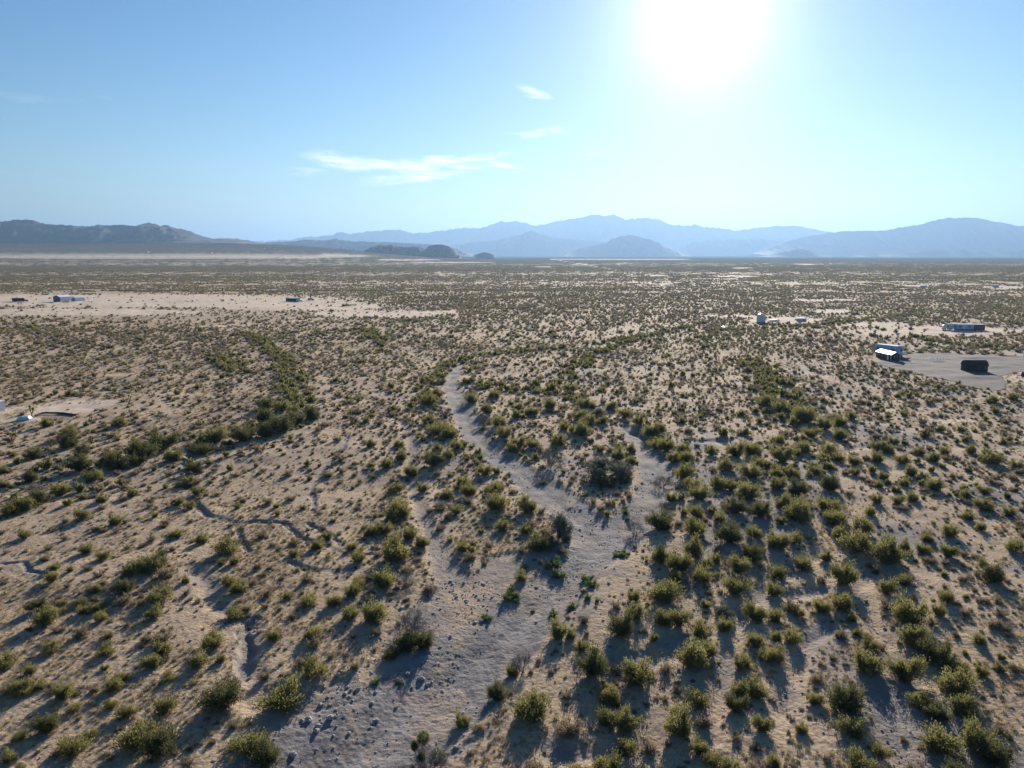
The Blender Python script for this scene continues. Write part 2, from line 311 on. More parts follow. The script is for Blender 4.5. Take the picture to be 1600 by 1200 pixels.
def build_ground():
    nr, ncd, nce = 1150, 1150, 40
    s = np.linspace(1, .00045, nr); yr = 30.0 / s
    yr = np.concatenate([np.linspace(-400, 24, 40), yr])
    e = np.geomspace(.82, 40, nce + 1)[1:]
    u = np.concatenate([-e[::-1], np.linspace(-.82, .82, ncd), e])
    X = u[None, :] * (np.maximum(yr, 24)[:, None] + 12); Y = np.repeat(yr[:, None], len(u), 1)
    x, y = X.ravel(), Y.ravel()
    z, wd, gd = terrain(x, y, True)
    wm = np.full(x.shape, 60.0); nr_ = (y < 900) & (np.abs(x) < 900); wm[nr_] = seg_field(WASHES[:2], x[nr_], y[nr_])[0] + (fbm(x[nr_] / 3, y[nr_] / 3, 3, 31) - .5) * 1.6
    dist = np.hypot(x, y)
    fine = ss(240, 90, dist)
    z = z + fine * ((fbm(x / 1.1, y / 1.1, 3, 61) - .5) * .11 + (vn(x / .33, y / .33, 62) - .5) * .06)
    z = z + (1 - ss(-1, 1, wd)) * fine * (vn(x / .4, y / .4, 64) - .5) * .05
    # farther off the ground is still broken by hummocks
    mid = ss(60, 200, dist) * ss(2500, 500, dist)
    z = z + mid * (fbm(x / 4.5, y / 4.5, 2, 66) - .5) * .45
    px, py = P(x, y, bajada(x, y))
    g = 1 - ss(-1.0, 1.2, wd)
    bars = fbm(x / 2.2, y / 7.0, 3, 71)
    g = np.maximum(g * (1 - .85 * ss(.44, .58, bars)) * .7, 1 - ss(-.6, .7, wm)); g = g * (1 - .35 * ss(.58, .66, bars)) # grassy bars and edges of the wash
    # stony flats spread out beside the washes on the right, and in the dips
    stony = ss(.50, .64, fbm(x / 11, y / 16, 4, 73)) * (.12 + .68 * ss(-12, 14, x)) * ss(400, 150, y)
    g = np.maximum(g, stony); g = np.maximum(g, .8 * (1 - ss(0, 1.0, gd)))
    nzc = (fbm(x / np.maximum(dist / 30, 4), y / np.maximum(dist / 7, 12), 3, 75) - .5)
    c = np.clip(clear_mask(px, py) * 1.15 + nzc * 1.1 * (clear_mask(px, py) > 0.02), 0, 1) * .95
    c[y < 60] = 0
    yard = in_poly(x, y, YARD)
    far = ss(2600, 5200, y) * (1 - c)
    # earthy natural clearings between the scrub
    col = np.stack([g, c, far, np.ones_like(g)], 1).astype(np.float32)
    ny, nx = X.shape; idx = np.arange(ny * nx).reshape(ny, nx)
    q = np.stack([idx[:-1, :-1], idx[:-1, 1:], idx[1:, 1:], idx[1:, :-1]], -1).reshape(-1, 4)
    V = np.stack([x, y, z], 1)
    in_wash = (wd < 0)[q].mean(1) > .6
    for name, sel in (('ground', ~in_wash), ('dry_wash', in_wash)):
        qq = q[sel]; used, inv = np.unique(qq, return_inverse=True)
        me = np_mesh(name, V[used], inv.reshape(-1, 4), [M_SOIL], True)
        a = me.color_attributes.new('zone', 'FLOAT_COLOR', 'POINT'); a.data.foreach_set('color', col[used].ravel())
        props(link(name, me), kind='structure', label='sandy desert plain with dry grass' if name == 'ground' else 'grey gravel bed of the dry wash winding across the plain')
build_ground()

def build_yard():
    """dark gravel spread round the two sheds"""
    xs = [p[0] for p in YARD]; ys = [p[1] for p in YARD]
    gx = np.arange(min(xs) - 2, max(xs) + 2, .8); gy = np.arange(min(ys) - 2, max(ys) + 2, .8)
    X, Y = np.meshgrid(gx, gy); x, y = X.ravel(), Y.ravel()
    w1 = (fbm(x / 5, y / 5, 3, 81) - .5) * 5; ins = in_poly(x + w1, y + w1 * .8, YARD)
    z = terrain(x, y) + (fbm(x / 4.5, y / 4.5, 2, 66) - .5) * .45 * ss(60, 200, np.hypot(x, y)) + .11
    ny, nx = X.shape; idx = np.arange(ny * nx).reshape(ny, nx)
    q = np.stack([idx[:-1, :-1], idx[:-1, 1:], idx[1:, 1:], idx[1:, :-1]], -1).reshape(-1, 4); q = q[ins[q].mean(1) > .7]
    used, inv = np.unique(q, return_inverse=True); V = np.stack([x, y, z], 1)[used]
    o = link('gravel_yard', np_mesh('gravel_yard', V, inv.reshape(-1, 4), [worn('yard_gravel', (.125, .108, .115), .35, .35, .95)], True))
    props(o, 'dark gravel yard under the two brown sheds', kind='structure')
build_yard()

# ------------------------------------------------------------------ mountains
def ridge_name(name, prof, dist, depth, matl, label, seed, base_px=401, rough=1.0, spur=1.0, sharp=.5):
    """a range of hills: its crest follows the skyline, its flanks run down in spurs and gullies on both sides"""
    prof = sorted(prof); pxs = np.array([p[0] for p in prof], float); pys = np.array([p[1] for p in prof], float)
    n = int(np.clip((pxs[-1] - pxs[0]) * 1.6, 80, 1400)); pp = np.linspace(pxs[0], pxs[-1], n)
    ph = np.interp(pp, pxs, pys)
    ph = ph + (fbm(pp / 5, pp * 0 + seed, 5, seed) - .5) * 3.4 * rough * np.clip((base_px - ph) / 20, 0, 1)
    xs = (pp - 800) / F * dist * (math.cos(PITCH)) * 1.0
    # crest height seen at this distance
    dz = np.array([Gd(800, v, dist)[2] for v in (300, 420)]); k = (dz[1] - dz[0]) / 120
    hs = np.array([Gd(a, v, dist)[2] for a, v in zip(pp, ph)])
    xs = np.array([Gd(a, v, dist)[0] for a, v in zip(pp, ph)])
    nt_ = 47; t = np.linspace(-1, 1, nt_)
    T, X = np.meshgrid(t, xs, indexing='ij'); HH = np.repeat(hs[None, :], nt_, 0)
    Yc = dist + (fbm(X / (depth * .9), X * 0 + 3, 2, seed + 3) - .5) * depth * .35
    Y = Yc + T * depth * np.where(T < 0, 1.0, .8)
    gz = bajada(X, Y); hh = np.maximum(HH - gz, 5)
    s_ = depth * .22
    rid = 1 - np.abs(fbm(X / s_, Y / (s_ * 1.5), 5, seed + 7) * 2 - 1) * 2.0
    prof_t = np.clip(1 - np.abs(T), 0, 1) ** (1.0 + sharp)
    z = gz + hh * (prof_t * (1 + .0 * rid) + prof_t * np.abs(T) * 2.2 * (rid - .35) * .42 * spur)
    z = np.where(T == 0, HH, z); z = np.minimum(z, HH * 1.0 + (np.abs(T) > .5) * 0)
    z = np.where(np.abs(T) > .97, gz - 20, np.maximum(z, gz - 15))
    z[:, 0] = np.minimum(z[:, 0], gz[:, 0] - 5 if pys[0] > base_px - 4 else z[:, 0])
    idx = np.arange(nt_ * n).reshape(nt_, n)
    q = np.stack([idx[:-1, :-1], idx[:-1, 1:], idx[1:, 1:], idx[1:, :-1]], -1).reshape(-1, 4)
    o = link(name, np_mesh(name, np.stack([X, Y, z], -1).reshape(-1, 3), q, [matl], True))
    return props(o, label, kind='structure')
M_ROCK = worn('dark_mountain_rock', (.035, .038, .045), .35, .0012, .95); M_ROCK2 = worn('mountain_rock', (.06, .058, .06), .3, .0009, .95)
ridge_name('mountain_range', [(-700, 372), (-500, 352), (-350, 347), (-200, 350), (-60, 344), (0, 345), (10, 343), (45, 343.5), (52, 347), (62, 349), (110, 352), (143, 353), (150, 351), (195, 351), (205, 353), (220, 350), (227, 347.5), (240, 349), (247, 353), (256, 352), (262, 352.5), (272, 357), (288, 359), (300, 364), (320, 371), (335, 373), (362, 372.5), (385, 375), (402, 379), (420, 390)],
    6500, 545, M_ROCK, 'dark flat-topped mesa range at the left end of the horizon', 3, 385, 1.1, 1.5, .15)
ridge_name('mountain_range', [(330, 388), (395, 378), (430, 376), (462, 373), (480, 370), (500, 369), (520, 366), (530, 361.5), (545, 366), (560, 363), (590, 360), (615, 359), (635, 361), (645, 365), (670, 363), (700, 359), (730, 355), (745, 357), (765, 352), (778, 348), (785, 345), (792, 347), (800, 347), (806, 345), (812, 346), (822, 347), (835, 352), (850, 350), (870, 345), (890, 342), (900, 340), (915, 339), (925, 336), (935, 335), (945, 338), (958, 336.5), (975, 343), (1000, 341), (1015, 341), (1030, 344), (1050, 351), (1070, 353), (1080, 352), (1086, 349.5), (1095, 353), (1110, 356), (1125, 356), (1155, 360), (1185, 356), (1200, 354.5), (1225, 352.5), (1250, 355), (1280, 361), (1340, 370), (1420, 392)],
    19200, 1670, M_ROCK2, 'jagged pale blue range with the highest peaks on the middle of the horizon', 21, 400, 1.1, 1.0, .5)
ridge_name('mountain_range', [(1180, 396), (1240, 374), (1280, 366), (1318, 361), (1345, 361), (1380, 360), (1400, 356), (1430, 352), (1452, 346), (1470, 342), (1480, 339.5), (1492, 341.5), (1505, 339.5), (1530, 341), (1545, 343), (1555, 345), (1570, 348), (1590, 353), (1640, 350), (1750, 362), (1900, 356), (2200, 380)],
    13600, 1240, M_ROCK2, 'broad blue mountain filling the right end of the horizon', 37, 402, .7, .9, .45)
ridge_name('hills', [(360, 392), (395, 380.5), (430, 378), (462, 377), (480, 373.5), (498, 376), (515, 375), (526, 373), (545, 376.5), (580, 378), (640, 380), (690, 383), (720, 390), (740, 398)],
    9600, 385, M_ROCK, 'low blue foothills behind the two dark buttes', 41, 392, 1.0, 1.0, .3)
ridge_name('hills', [(640, 398), (700, 384), (740, 378), (770, 376), (792, 372), (812, 367), (830, 360.5), (846, 366), (862, 371), (900, 373.5), (935, 377), (990, 384), (1030, 392)],
    14900, 775, M_ROCK2, 'pale cone-shaped hill in front of the middle range', 43, 402, .8, .8, .3)
ridge_name('hills', [(880, 400), (905, 388), (925, 384), (944, 381), (955, 374), (970, 369), (985, 367), (1000, 369.5), (1015, 374), (1030, 379), (1040, 386), (1056, 390), (1072, 400)],
    12100, 495, M_ROCK2, 'rounded hazy hill below the highest peaks', 47, 403, .8, .8, .2)
ridge_name('hills', [(1030, 400), (1080, 379), (1130, 374), (1180, 373), (1230, 376), (1275, 382), (1330, 392), (1380, 401)], 16100, 775, M_ROCK2, 'long faint foothill right of the rounded hazy hill', 53, 403, 1, .8, .3)
ridge_name('hills', [(1190, 402), (1215, 395), (1232, 392), (1247, 389), (1262, 390), (1278, 396), (1296, 402)], 10200, 280, M_ROCK2, 'small dark foothill left of the broad blue mountain', 59, 403, .8, .8, .2)
ridge_name('hills', [(1330, 402), (1350, 396), (1362, 393.5), (1375, 398), (1420, 394), (1470, 391), (1490, 395), (1508, 389), (1522, 395), (1535, 391.5), (1548, 396), (1600, 391), (1660, 402)], 10900, 250, M_ROCK2, 'string of small knolls at the foot of the broad blue mountain', 61, 403, .8, .8, .2)
ridge_name('butte', [(560, 397), (569, 392), (575, 388), (583, 384.5), (593, 383), (606, 383.5), (610, 382), (616, 384.5), (640, 385.5), (654, 385), (661, 388), (668, 392), (674, 397)], 5080, 143, M_ROCK, 'wide dark flat-topped butte, the left of the pair', 67, 396, .5, .8, -.15)
ridge_name('butte', [(655, 397), (664, 390), (671, 384.5), (680, 382), (693, 382.5), (701, 384.5), (708, 389), (716, 397)], 4960, 124, M_ROCK, 'rounded dark butte, the right of the pair', 71, 396, .5, .8, -.15)
ridge_name('butte', [(742, 398), (750, 395.6), (757, 394), (764, 395.4), (771, 398)], 5580, 93, M_ROCK, 'tiny dark knoll right of the two buttes', 73, 397, .4, .8, 0)
for o in bpy.data.objects:
    if o.name.startswith('butte'): o['kind'] = 'structure'

# ------------------------------------------------------------------ haze
def build_haze():
    m = bpy.data.materials.new('haze_air'); m.use_nodes = True; t = m.node_tree; t.nodes.clear()
    o = t.nodes.new('ShaderNodeOutputMaterial'); v = t.nodes.new('ShaderNodeVolumePrincipled')
    v.inputs['Color'].default_value = (.245, .405, .66, 1); v.inputs['Density'].default_value = 6.4e-5; v.inputs['Anisotropy'].default_value = .42
    t.links.new(v.outputs[0], o.inputs['Volume'])
    x, y0, y1, z0, z1 = 40000, -3000, 45000, -30, 1250
    V = [(sx * x, sy, sz) for sz in (z0, z1) for sx, sy in ((-1, y0), (1, y0), (1, y1), (-1, y1))]
    me = np_mesh('haze', V, [(0, 3, 2, 1), (4, 5, 6, 7), (0, 1, 5, 4), (1, 2, 6, 5), (2, 3, 7, 6), (3, 0, 4, 7)], [m])
    props(link('haze', me), 'pale blue haze over the desert plain', kind='stuff')
build_haze()

# ------------------------------------------------------------------ plants: one of each kind, then copies
class Quads:
    def __init__(s): s.V = []; s.F = []; s.M = []
    def quad(s, c, a, b, m=0):
        """many quads at once: centres c, half axes a, b (n,3)"""
        c, a, b = (np.asarray(v, float) for v in (c, a, b)); n = len(c); k = sum(len(v) for v in s.V)
        s.V.append(np.stack([c - a - b, c + a - b, c + a * .6 + b, c - a * .6 + b], 1).reshape(-1, 3)); s.F.append(k + np.arange(n * 4).reshape(-1, 4)); s.M.append(np.full(n, m))
    def tubes(s, A, B, ra, rb, m=0):
        """three-sided tapered twigs from A to B"""
        A = np.asarray(A, float); B = np.asarray(B, float); n = len(A); d = B - A; d /= np.linalg.norm(d, axis=1, keepdims=True) + 1e-9
        u = np.cross(d, np.where(np.abs(d[:, 2:3]) > .9, [[1, 0, 0]], [[0, 0, 1]])); u /= np.linalg.norm(u, axis=1, keepdims=True) + 1e-9; v = np.cross(d, u)
        P_ = []
        for (C, r) in ((A, np.reshape(ra, (-1, 1))), (B, np.reshape(rb, (-1, 1)))):
            for k in range(3):
                t = 2 * PI * k / 3; P_.append(C + r * (math.cos(t) * u + math.sin(t) * v))
        k0 = sum(len(x) for x in s.V); s.V.append(np.stack(P_, 1).reshape(-1, 3)); b = k0 + np.arange(n)[:, None] * 6
        f = np.concatenate([b + np.array([[k, (k + 1) % 3, 3 + (k + 1) % 3, 3 + k]]) for k in range(3)], 0); s.F.append(f); s.M.append(np.full(len(f), m))
    def mesh(s, name, mats):
        me = np_mesh(name, np.concatenate(s.V), np.concatenate(s.F), mats); me.polygons.foreach_set('material_index', np.concatenate(s.M).astype(np.int32)); return me
def unit(v):
    v = np.asarray(v, float); return v / (np.linalg.norm(v, axis=-1, keepdims=True) + 1e-9)

def bush_arrays(rng, nst, nleaf, ls, hgt=1.15, tilt=(8, 66), flat=1.0, fill=.35):
    """stems fanning out of one crown; sprays of small leaves along their outer parts. Radius about 1."""
    th = rng.uniform(0, 2 * PI, nst); lobes = .8 + .28 * np.sin(th * rng.integers(2, 4) + rng.uniform(0, 6)) + rng.uniform(-.12, .16, nst)
    el = np.radians(rng.uniform(tilt[0], tilt[1], nst)); ln = lobes * (hgt * np.cos(el) ** 2 + 1.0 * np.sin(el) ** 2) * rng.uniform(.72, 1.1, nst)
    d = np.stack([np.sin(el) * np.cos(th), np.sin(el) * np.sin(th), np.cos(el) * flat], 1)
    base = np.stack([np.cos(th), np.sin(th), np.zeros(nst)], 1) * rng.uniform(0, .22, (nst, 1))
    up = np.array([0, 0, 1.0])
    def at(i, t):      # stems bend upwards a little
        t = t[:, None]; return base[i] + d[i] * ln[i, None] * t + up * (t ** 2) * .10 * ln[i, None]
    i = rng.integers(0, nst, nleaf); t = rng.uniform(fill, 1.0, nleaf) ** .75
    c = at(i, t) + rng.normal(0, .085, (nleaf, 3)) * (.5 + t[:, None]); c[:, 2] = np.maximum(c[:, 2], .03)
    ax = unit(d[i] + rng.normal(0, .45, (nleaf, 3)) + up * .3); sd = unit(np.cross(ax, rng.normal(0, 1, (nleaf, 3))))
    L_ = ls * rng.uniform(.6, 1.5, (nleaf, 1))
    return (base, at, nst, ln), c, sd * L_ * .42, ax * L_
def make_bush(seed, nst, nleaf, ls, leafm, stemm=M_STEM, nseg=3, **k):
    rng = np.random.default_rng(seed); (base, at, ns, ln), c, a, b = bush_arrays(rng, nst, nleaf, ls, **k)
    f = Quads(); f.quad(c, a, b); s = Quads(); i = np.arange(ns)
    for q in range(nseg):
        t0, t1 = q / nseg * .95, (q + 1) / nseg * .95
        s.tubes(at(i, np.full(ns, t0)), at(i, np.full(ns, t1)), .016 * (1 - t0) + .004, .016 * (1 - t1) + .004)
    return f.mesh('foliage', [leafm]), s.mesh('stems', [stemm])
def merged(seed, *a, **k):
    f, s = make_bush(seed, *a, **k)
    n1, n2 = len(f.vertices), len(s.vertices); V = np.empty((n1 + n2) * 3, np.float32)
    f.vertices.foreach_get('co', V[:n1 * 3]); s.vertices.foreach_get('co', V[n1 * 3:])
    fi = np.empty(len(f.loops), np.int32); f.loops.foreach_get('vertex_index', fi); si = np.empty(len(s.loops), np.int32); s.loops.foreach_get('vertex_index', si)
    me = np_mesh('shrub', V.reshape(-1, 3), np.concatenate([fi, si + n1]).reshape(-1, 4), [f.materials[0], s.materials[0]])
    me.polygons.foreach_set('material_index', np.concatenate([np.zeros(len(fi) // 4), np.ones(len(si) // 4)]).astype(np.int32)); return me
CREO = [make_bush(100 + i, 60, 5200, .041, M_CREO) for i in range(6)]
CREO_D = [make_bush(140 + i, 60, 5600, .041, M_DARKC, hgt=1.25) for i in range(3)]
BURS = [merged(200 + i, 40, 1000, .06, M_BURS, hgt=.95, tilt=(15, 80), nseg=2) for i in range(5)]
WEED = [make_bush(260 + i, 22, 900, .085, M_WEED, hgt=.7, tilt=(15, 85), fill=.15) for i in range(3)]

def twig_arrays(rng, n0=7, levels=4, spread=.55, hgt=1.15):
    """bare branching skeleton, radius about 1"""
    A, B, R0, R1, tips = [], [], [], [], []
    th = rng.uniform(0, 2 * PI, n0); el = np.radians(rng.uniform(10, 62, n0))
    cur = [(np.array([math.cos(t) * .08, math.sin(t) * .08, 0]), np.array([math.sin(e) * math.cos(t), math.sin(e) * math.sin(t), math.cos(e)]), .42, .030) for t, e in zip(th, el)]
    for lv in range(levels):
        nx = []
        for (p, d, l, r) in cur:
            q = p
            for k in range(2):
                d = unit(d + rng.normal(0, .16, 3) + np.array([0, 0, .04])); e = q + d * l * .5
                A.append(q); B.append(e); R0.append(r * (1 - .2 * k)); R1.append(r * (.8 - .2 * k)); q = e
                if k == 0 and lv < levels - 1: nx.append((q, unit(d + rng.normal(0, spread, 3)), l * .62, r * .5))
            nb = 3 if lv < 3 else 2
            for k in range(nb): nx.append((q, unit(d + rng.normal(0, spread, 3)), l * rng.uniform(.55, .8), r * .55))
        cur = nx
    tips = np.array([c[0] for c in cur])
    A, B = np.array(A), np.array(B); m = max(np.hypot(B[:, 0], B[:, 1]).max() * .92, .5); s = 1 / m
    return A * s, B * s, np.array(R0) * s, np.array(R1) * s, tips * s
def make_bare(seed, levels=5, leafy=0, leafm=None):
    rng = np.random.default_rng(seed); A, B, r0, r1, tips = twig_arrays(rng, 7, levels)
    B[:, 2] = np.maximum(B[:, 2], .02); s = Quads(); s.tubes(A, B, np.maximum(r0, .0035), np.maximum(r1, .003))
    br = s.mesh('branches', [M_BARE]); fo = None
    n = max(leafy, 900); i = rng.integers(0, len(tips), n); f = Quads()
    c = tips[i] + rng.normal(0, .07, (n, 3)); c[:, 2] = np.maximum(c[:, 2], .03); ax = unit(rng.normal(0, 1, (n, 3)) + [0, 0, .5])
    sd = unit(np.cross(ax, rng.normal(0, 1, (n, 3)))); w_ = .004 if not leafy else .018
    f.quad(c, sd * w_, ax * .06); fo = f.mesh('twigs' if not leafy else 'foliage', [leafm or M_BARE])
    return br, fo
M_PALO = leaf_mat('grey_green_leaves', (.12, .135, .10), (.14, .15, .11), (.19, .19, .15), .3)
BARE = [make_bare(300 + i) for i in range(4)]
CREO_O = [make_bush(170 + i, 44, 2700, .043, M_CREO, hgt=1.0, fill=.45) for i in range(5)]
BARE_G = [make_bare(320 + i, 5, 2600, M_PALO) for i in range(2)]

CREATED = []          # (object, px, py, kind) for the labels
def put(kind, parts, px, py, wpx, hs=1.0, seed=0):
    """one plant: px, py where its foot stands in the photograph, wpx its width there"""
    py0 = py; py = py - wpx * .4 * math.sin(PITCH + math.atan((py - 600) / F))
    x, y = G(px, py); z = tz(x, y); r = wpx * depth_at(x, y) / F / 2
    rng = random.Random(int(px * 13 + py * 7 + seed))
    o = empty(kind, (x, y, z - .03), rng.uniform(0, 2 * PI)); o.scale = (r, r * rng.uniform(.85, 1.12), r * hs * rng.uniform(.88, 1.12))
    for me in parts:
        if me is not None: link(me.name.split('.')[0], me, o)
    CREATED.append([o, px, py0, wpx, kind]); return o
# creosote bushes, read off the photograph: (x, y of the foliage's middle-bottom, width), four to a photograph pixel inside each block
def blk(x0, y0, s): return [(x0 + a / 4, y0 + b / 4, c / 4) for a, b, c in (tuple(float(v) for v in p.split(',')) for p in s.split())]
BUSH = []
BUSH += blk(800, 900, """680,410,190 770,300,160 950,190,220 950,320,150 1040,330,160 1180,60,170 1020,50,120 1400,130,200 1520,275,160 1190,400,150 1130,600,230 1230,500,120 1440,580,160 1520,440,120 1580,520,100
440,490,120 510,650,210 780,700,220 590,800,160 720,970,180 600,930,150 1160,830,180 1040,1010,220 1020,860,80 1420,750,150 1530,770,170 1400,850,150 120,940,260 290,410,150 60,40,110 710,1120,170 1170,1110,150 1250,1180,150
600,1225,190 760,175,100 1560,975,130 1330,340,120 420,1280,160 900,1290,150""")
BUSH += blk(1200, 900, """40,110,130 40,270,110 190,240,110 340,220,130 460,205,150 480,60,180 740,110,150 850,60,120 1110,170,130 1070,250,110 1400,50,150 60,400,90 160,420,150 40,540,150 520,270,90 640,450,130 560,350,80
620,610,200 860,660,220 880,310,240 930,450,200 1050,540,200 1180,600,160 1170,760,230 1230,890,200 950,830,170 1060,900,150 480,860,240 520,1010,190 300,800,120 210,980,110 1090,1120,250 1310,1090,220 1400,1195,260
580,1225,200 720,1120,140 1320,420,110 1340,610,100 30,1200,120 1480,1290,200 1180,1290,180""")
BUSH += blk(400, 900, """800,95,170 600,150,120 740,320,190 590,300,150 330,220,150 490,225,130 360,425,150 370,670,215 170,870,310 60,1200,230 1290,930,120 1500,770,150 1600,610,90 640,90,110 200,160,90 100,430,110""")
BUSH += blk(0, 900, """330,50,140 600,135,110 780,150,130 500,205,90 240,240,130 290,340,170 1000,210,210 960,300,150 600,250,100 900,30,190 630,310,110 680,410,70 670,530,150 320,510,140 1330,490,190 1250,610,170 1470,290,150
1440,80,120 1060,690,110 710,750,140 950,610,160 250,740,110 400,800,140 470,870,100 140,790,160 300,1010,170 700,850,100 790,920,140 1030,900,190 1400,880,270 850,1130,260 1000,1180,240 470,1160,210 560,1040,100
1560,1140,250 120,1060,120 60,1200,140""")
BUSH += blk(0, 600, """1010,430,190 880,490,190 1080,490,120 720,550,150 580,620,130 500,550,150 670,510,100 860,520,100 380,705,130 160,810,160 240,765,150 60,830,140 210,475,110 510,460,110 430,405,130 440,340,130 1350,375,150
1470,315,80 1260,395,100 1260,455,120 1520,375,150 1220,560,110 1180,640,110 1240,690,110 1110,760,100 1190,775,90 1420,1090,190 1100,950,90 1260,990,90 640,1110,120 540,1060,90 980,1190,190 160,965,100 20,650,80 20,560,70
190,615,110 520,855,130 640,745,80 830,705,90 750,270,110 300,270,90""")
BUSH += blk(400, 600, """350,240,130 230,200,110 160,325,160 60,345,120 240,270,120 60,255,130 160,180,120 340,120,90 60,165,120 1070,140,110 1130,90,100 1080,260,110 1130,345,160 1210,360,130 1250,425,100 1350,135,100 1520,290,130
1550,355,120 1600,435,90 1490,110,110 1110,525,130 1200,480,90 900,410,80 910,490,100 970,575,120 820,535,90 1430,580,120 1300,645,110 1330,705,130 1200,715,90 1040,665,90 870,685,110 890,850,180 850,875,110 1490,690,120
1510,810,160 1250,825,110 1290,1060,80 960,985,120 1040,1035,110 870,1140,210 640,1135,120 800,950,120 720,955,100 600,1055,110 450,975,80 380,1045,90 1540,930,110 240,1090,80 1440,200,100""")
BUSH += blk(800, 600, """100,825,140 90,945,90 740,440,100 660,490,110 740,505,80 550,435,70 870,340,130 920,320,130 790,265,110 900,410,120 960,430,110 1010,510,110 1090,505,120 1070,450,120 1080,615,140 1130,680,130 1170,755,150
1150,855,110 1150,965,160 920,925,160 990,755,90 1340,565,130 1300,680,140 1380,685,130 1400,465,130 1500,450,130 1540,550,130 1490,610,150 1470,750,170 1400,835,130 1550,860,140 1360,1015,170 1300,895,120 1510,980,140
1500,1115,160 1420,1185,150 1130,1095,190 930,1135,140 1040,1195,200 440,345,130 380,330,90 290,400,110 480,275,130 560,265,90 420,245,120 700,225,110 450,155,120 620,165,90 130,415,100 40,410,100 40,175,80 130,215,100
240,175,110 1580,140,120 1330,335,90 1450,325,80 340,290,80 30,240,80 360,60,100 250,60,90 150,30,80""")
BUSH += blk(1200, 600, """80,175,130 220,240,160 170,260,90 350,285,130 450,265,120 530,225,80 270,335,130 450,345,110 70,395,120 220,435,110 380,445,120 440,495,110 540,515,100 680,425,100 740,445,110 780,375,80 940,445,90 840,515,110
890,585,90 540,585,100 680,505,100 1030,495,100 1100,445,100 1270,435,100 1400,505,140 1550,525,90 1040,675,120 720,605,80 850,645,80 690,655,70 800,685,70 160,605,100 290,585,100 380,690,130 90,505,150 50,605,120 60,685,130
180,725,130 90,795,120 200,785,110 380,825,170 410,895,140 190,880,190 60,1045,190 170,1005,110 590,945,170 450,975,130 560,1065,220 760,1135,220 850,1055,120 970,1065,110 1130,1090,120 1130,965,120 990,985,90 740,995,90
640,835,110 810,765,100 900,745,90 680,755,80 1330,925,100 1350,695,100 1230,715,80 1350,795,120 1500,825,80 1250,855,80 1540,1065,140 220,1155,150 60,1195,120 360,1105,100 1420,120,90 1540,110,80 1210,300,70 970,335,90""")
BUSH = [b for b in BUSH]
BUSH.sort(key=lambda b: -b[2])
IND, REST = BUSH[:300], BUSH[300:]
DARKS = {(1650, 950)}
for i, (px, py, w_) in enumerate(IND):
    dk = (px < 520 and py < 770 and random.random() < .6) or (w_ > 30 and random.random() < .12)
    opn = px < 560 and py > 770 and random.random() < .8
    pr = random.choice(CREO_D if dk else CREO_O if opn or random.random() < .4 else CREO)
    o = put('creosote_bush', pr, px, py, w_ * (1.0 if opn else 1.04), .9 if opn else 1.0)
    o['group'] = 'creosote bushes scattered over the plain'; o['category'] = 'bush'

# bare or grey-leaved tall shrubs along the wash: (x, y, width, height factor, leafy, label)
for (px, py, w_, hs, lf, lab) in (
    (650, 1002, 80, 1.1, 0, 'tall bare brown-grey shrub with the longest shadow, left bank of the lower wash'),
    (666, 1222, 95, 1.1, 0, 'bare branching shrub with dark clumps at the bottom edge inside the wash'),
    (948, 758, 84, .72, 1, 'widest grey-green spreading shrub, in the middle of the wash fork'),
    (1035, 765, 44, 1.0, 0, 'pale bare shrub on the right edge of the upper wash bend'),
    (870, 850, 54, 1.25, 1, 'tall grey shrub above dark green growth, on the point between the two wash arms'),
    (992, 838, 40, 1.2, 0, 'thin bare grey shrub standing just above the main wash channel'),
    (860, 735, 56, .8, 0, 'low brown-grey bare shrub left of the widest grey-green shrub'),
    (1038, 805, 34, 1.0, 0, 'small grey bare shrub between the pale bare shrub and the olive bushes'),
    (815, 1052, 52, 1.1, 0, 'grey bare shrub on the right bank of the wash near the lower edge'),
    (735, 628, 30, 1.2, 0, 'tall grey bare shrub on the right of the narrow upper wash'),
    (762, 668, 34, 1.0, 0, 'dark grey bare shrub below the narrow upper wash, on its right side'),
    (692, 655, 28, .8, 0, 'low grey bare shrub on the left bank of the narrow upper wash'),
    (940, 655, 30, .8, 1, 'round blue-grey shrub at the top of the bushy island between the wash arms'),
    (635, 925, 40, .8, 0, 'grey bare shrub beside the stony side channel, left of the wash'),
    (910, 982, 26, .9, 0, 'small grey bare shrub on the right bank above the creosote thicket'),
    (58, 775, 34, 1.1, 0, 'grey bare shrub with a dark top among the bushes by the left edge'),
    (1130, 965, 34, .8, 1, 'thin grey shrub at the top of the sandy lane on the right'),
    (330, 745, 22, .8, 0, 'little grey shrub on the rim of the winding gully')):
    pr = random.choice(BARE_G if lf else BARE)
    o = put('desert_shrub', pr, px, py, w_, hs); props(o, lab, 'shrub', 'grey shrubs along the wash')
    if 'dark clumps' in lab:
        rng = np.random.default_rng(5)
        for (cx, cy, cz, r_) in ((.1, .3, .95, .22), (-.35, .1, 1.05, .11), (-.30, -.2, .75, .12), (.28, -.25, .55, .26), (-.1, .5, .62, .12)):
            q = Quads(); n = 420; dd = unit(rng.normal(0, 1, (n, 3))) * rng.uniform(.2, 1, (n, 1)) ** .5 * r_; ax = unit(dd + rng.normal(0, .05, (n, 3))); sd = unit(np.cross(ax, rng.normal(0, 1, (n, 3))))
            q.quad(dd, sd * .012, ax * .04); link('mistletoe_clump', q.mesh('mistletoe_clump', [M_DARKC]), o, (cx, cy, cz))
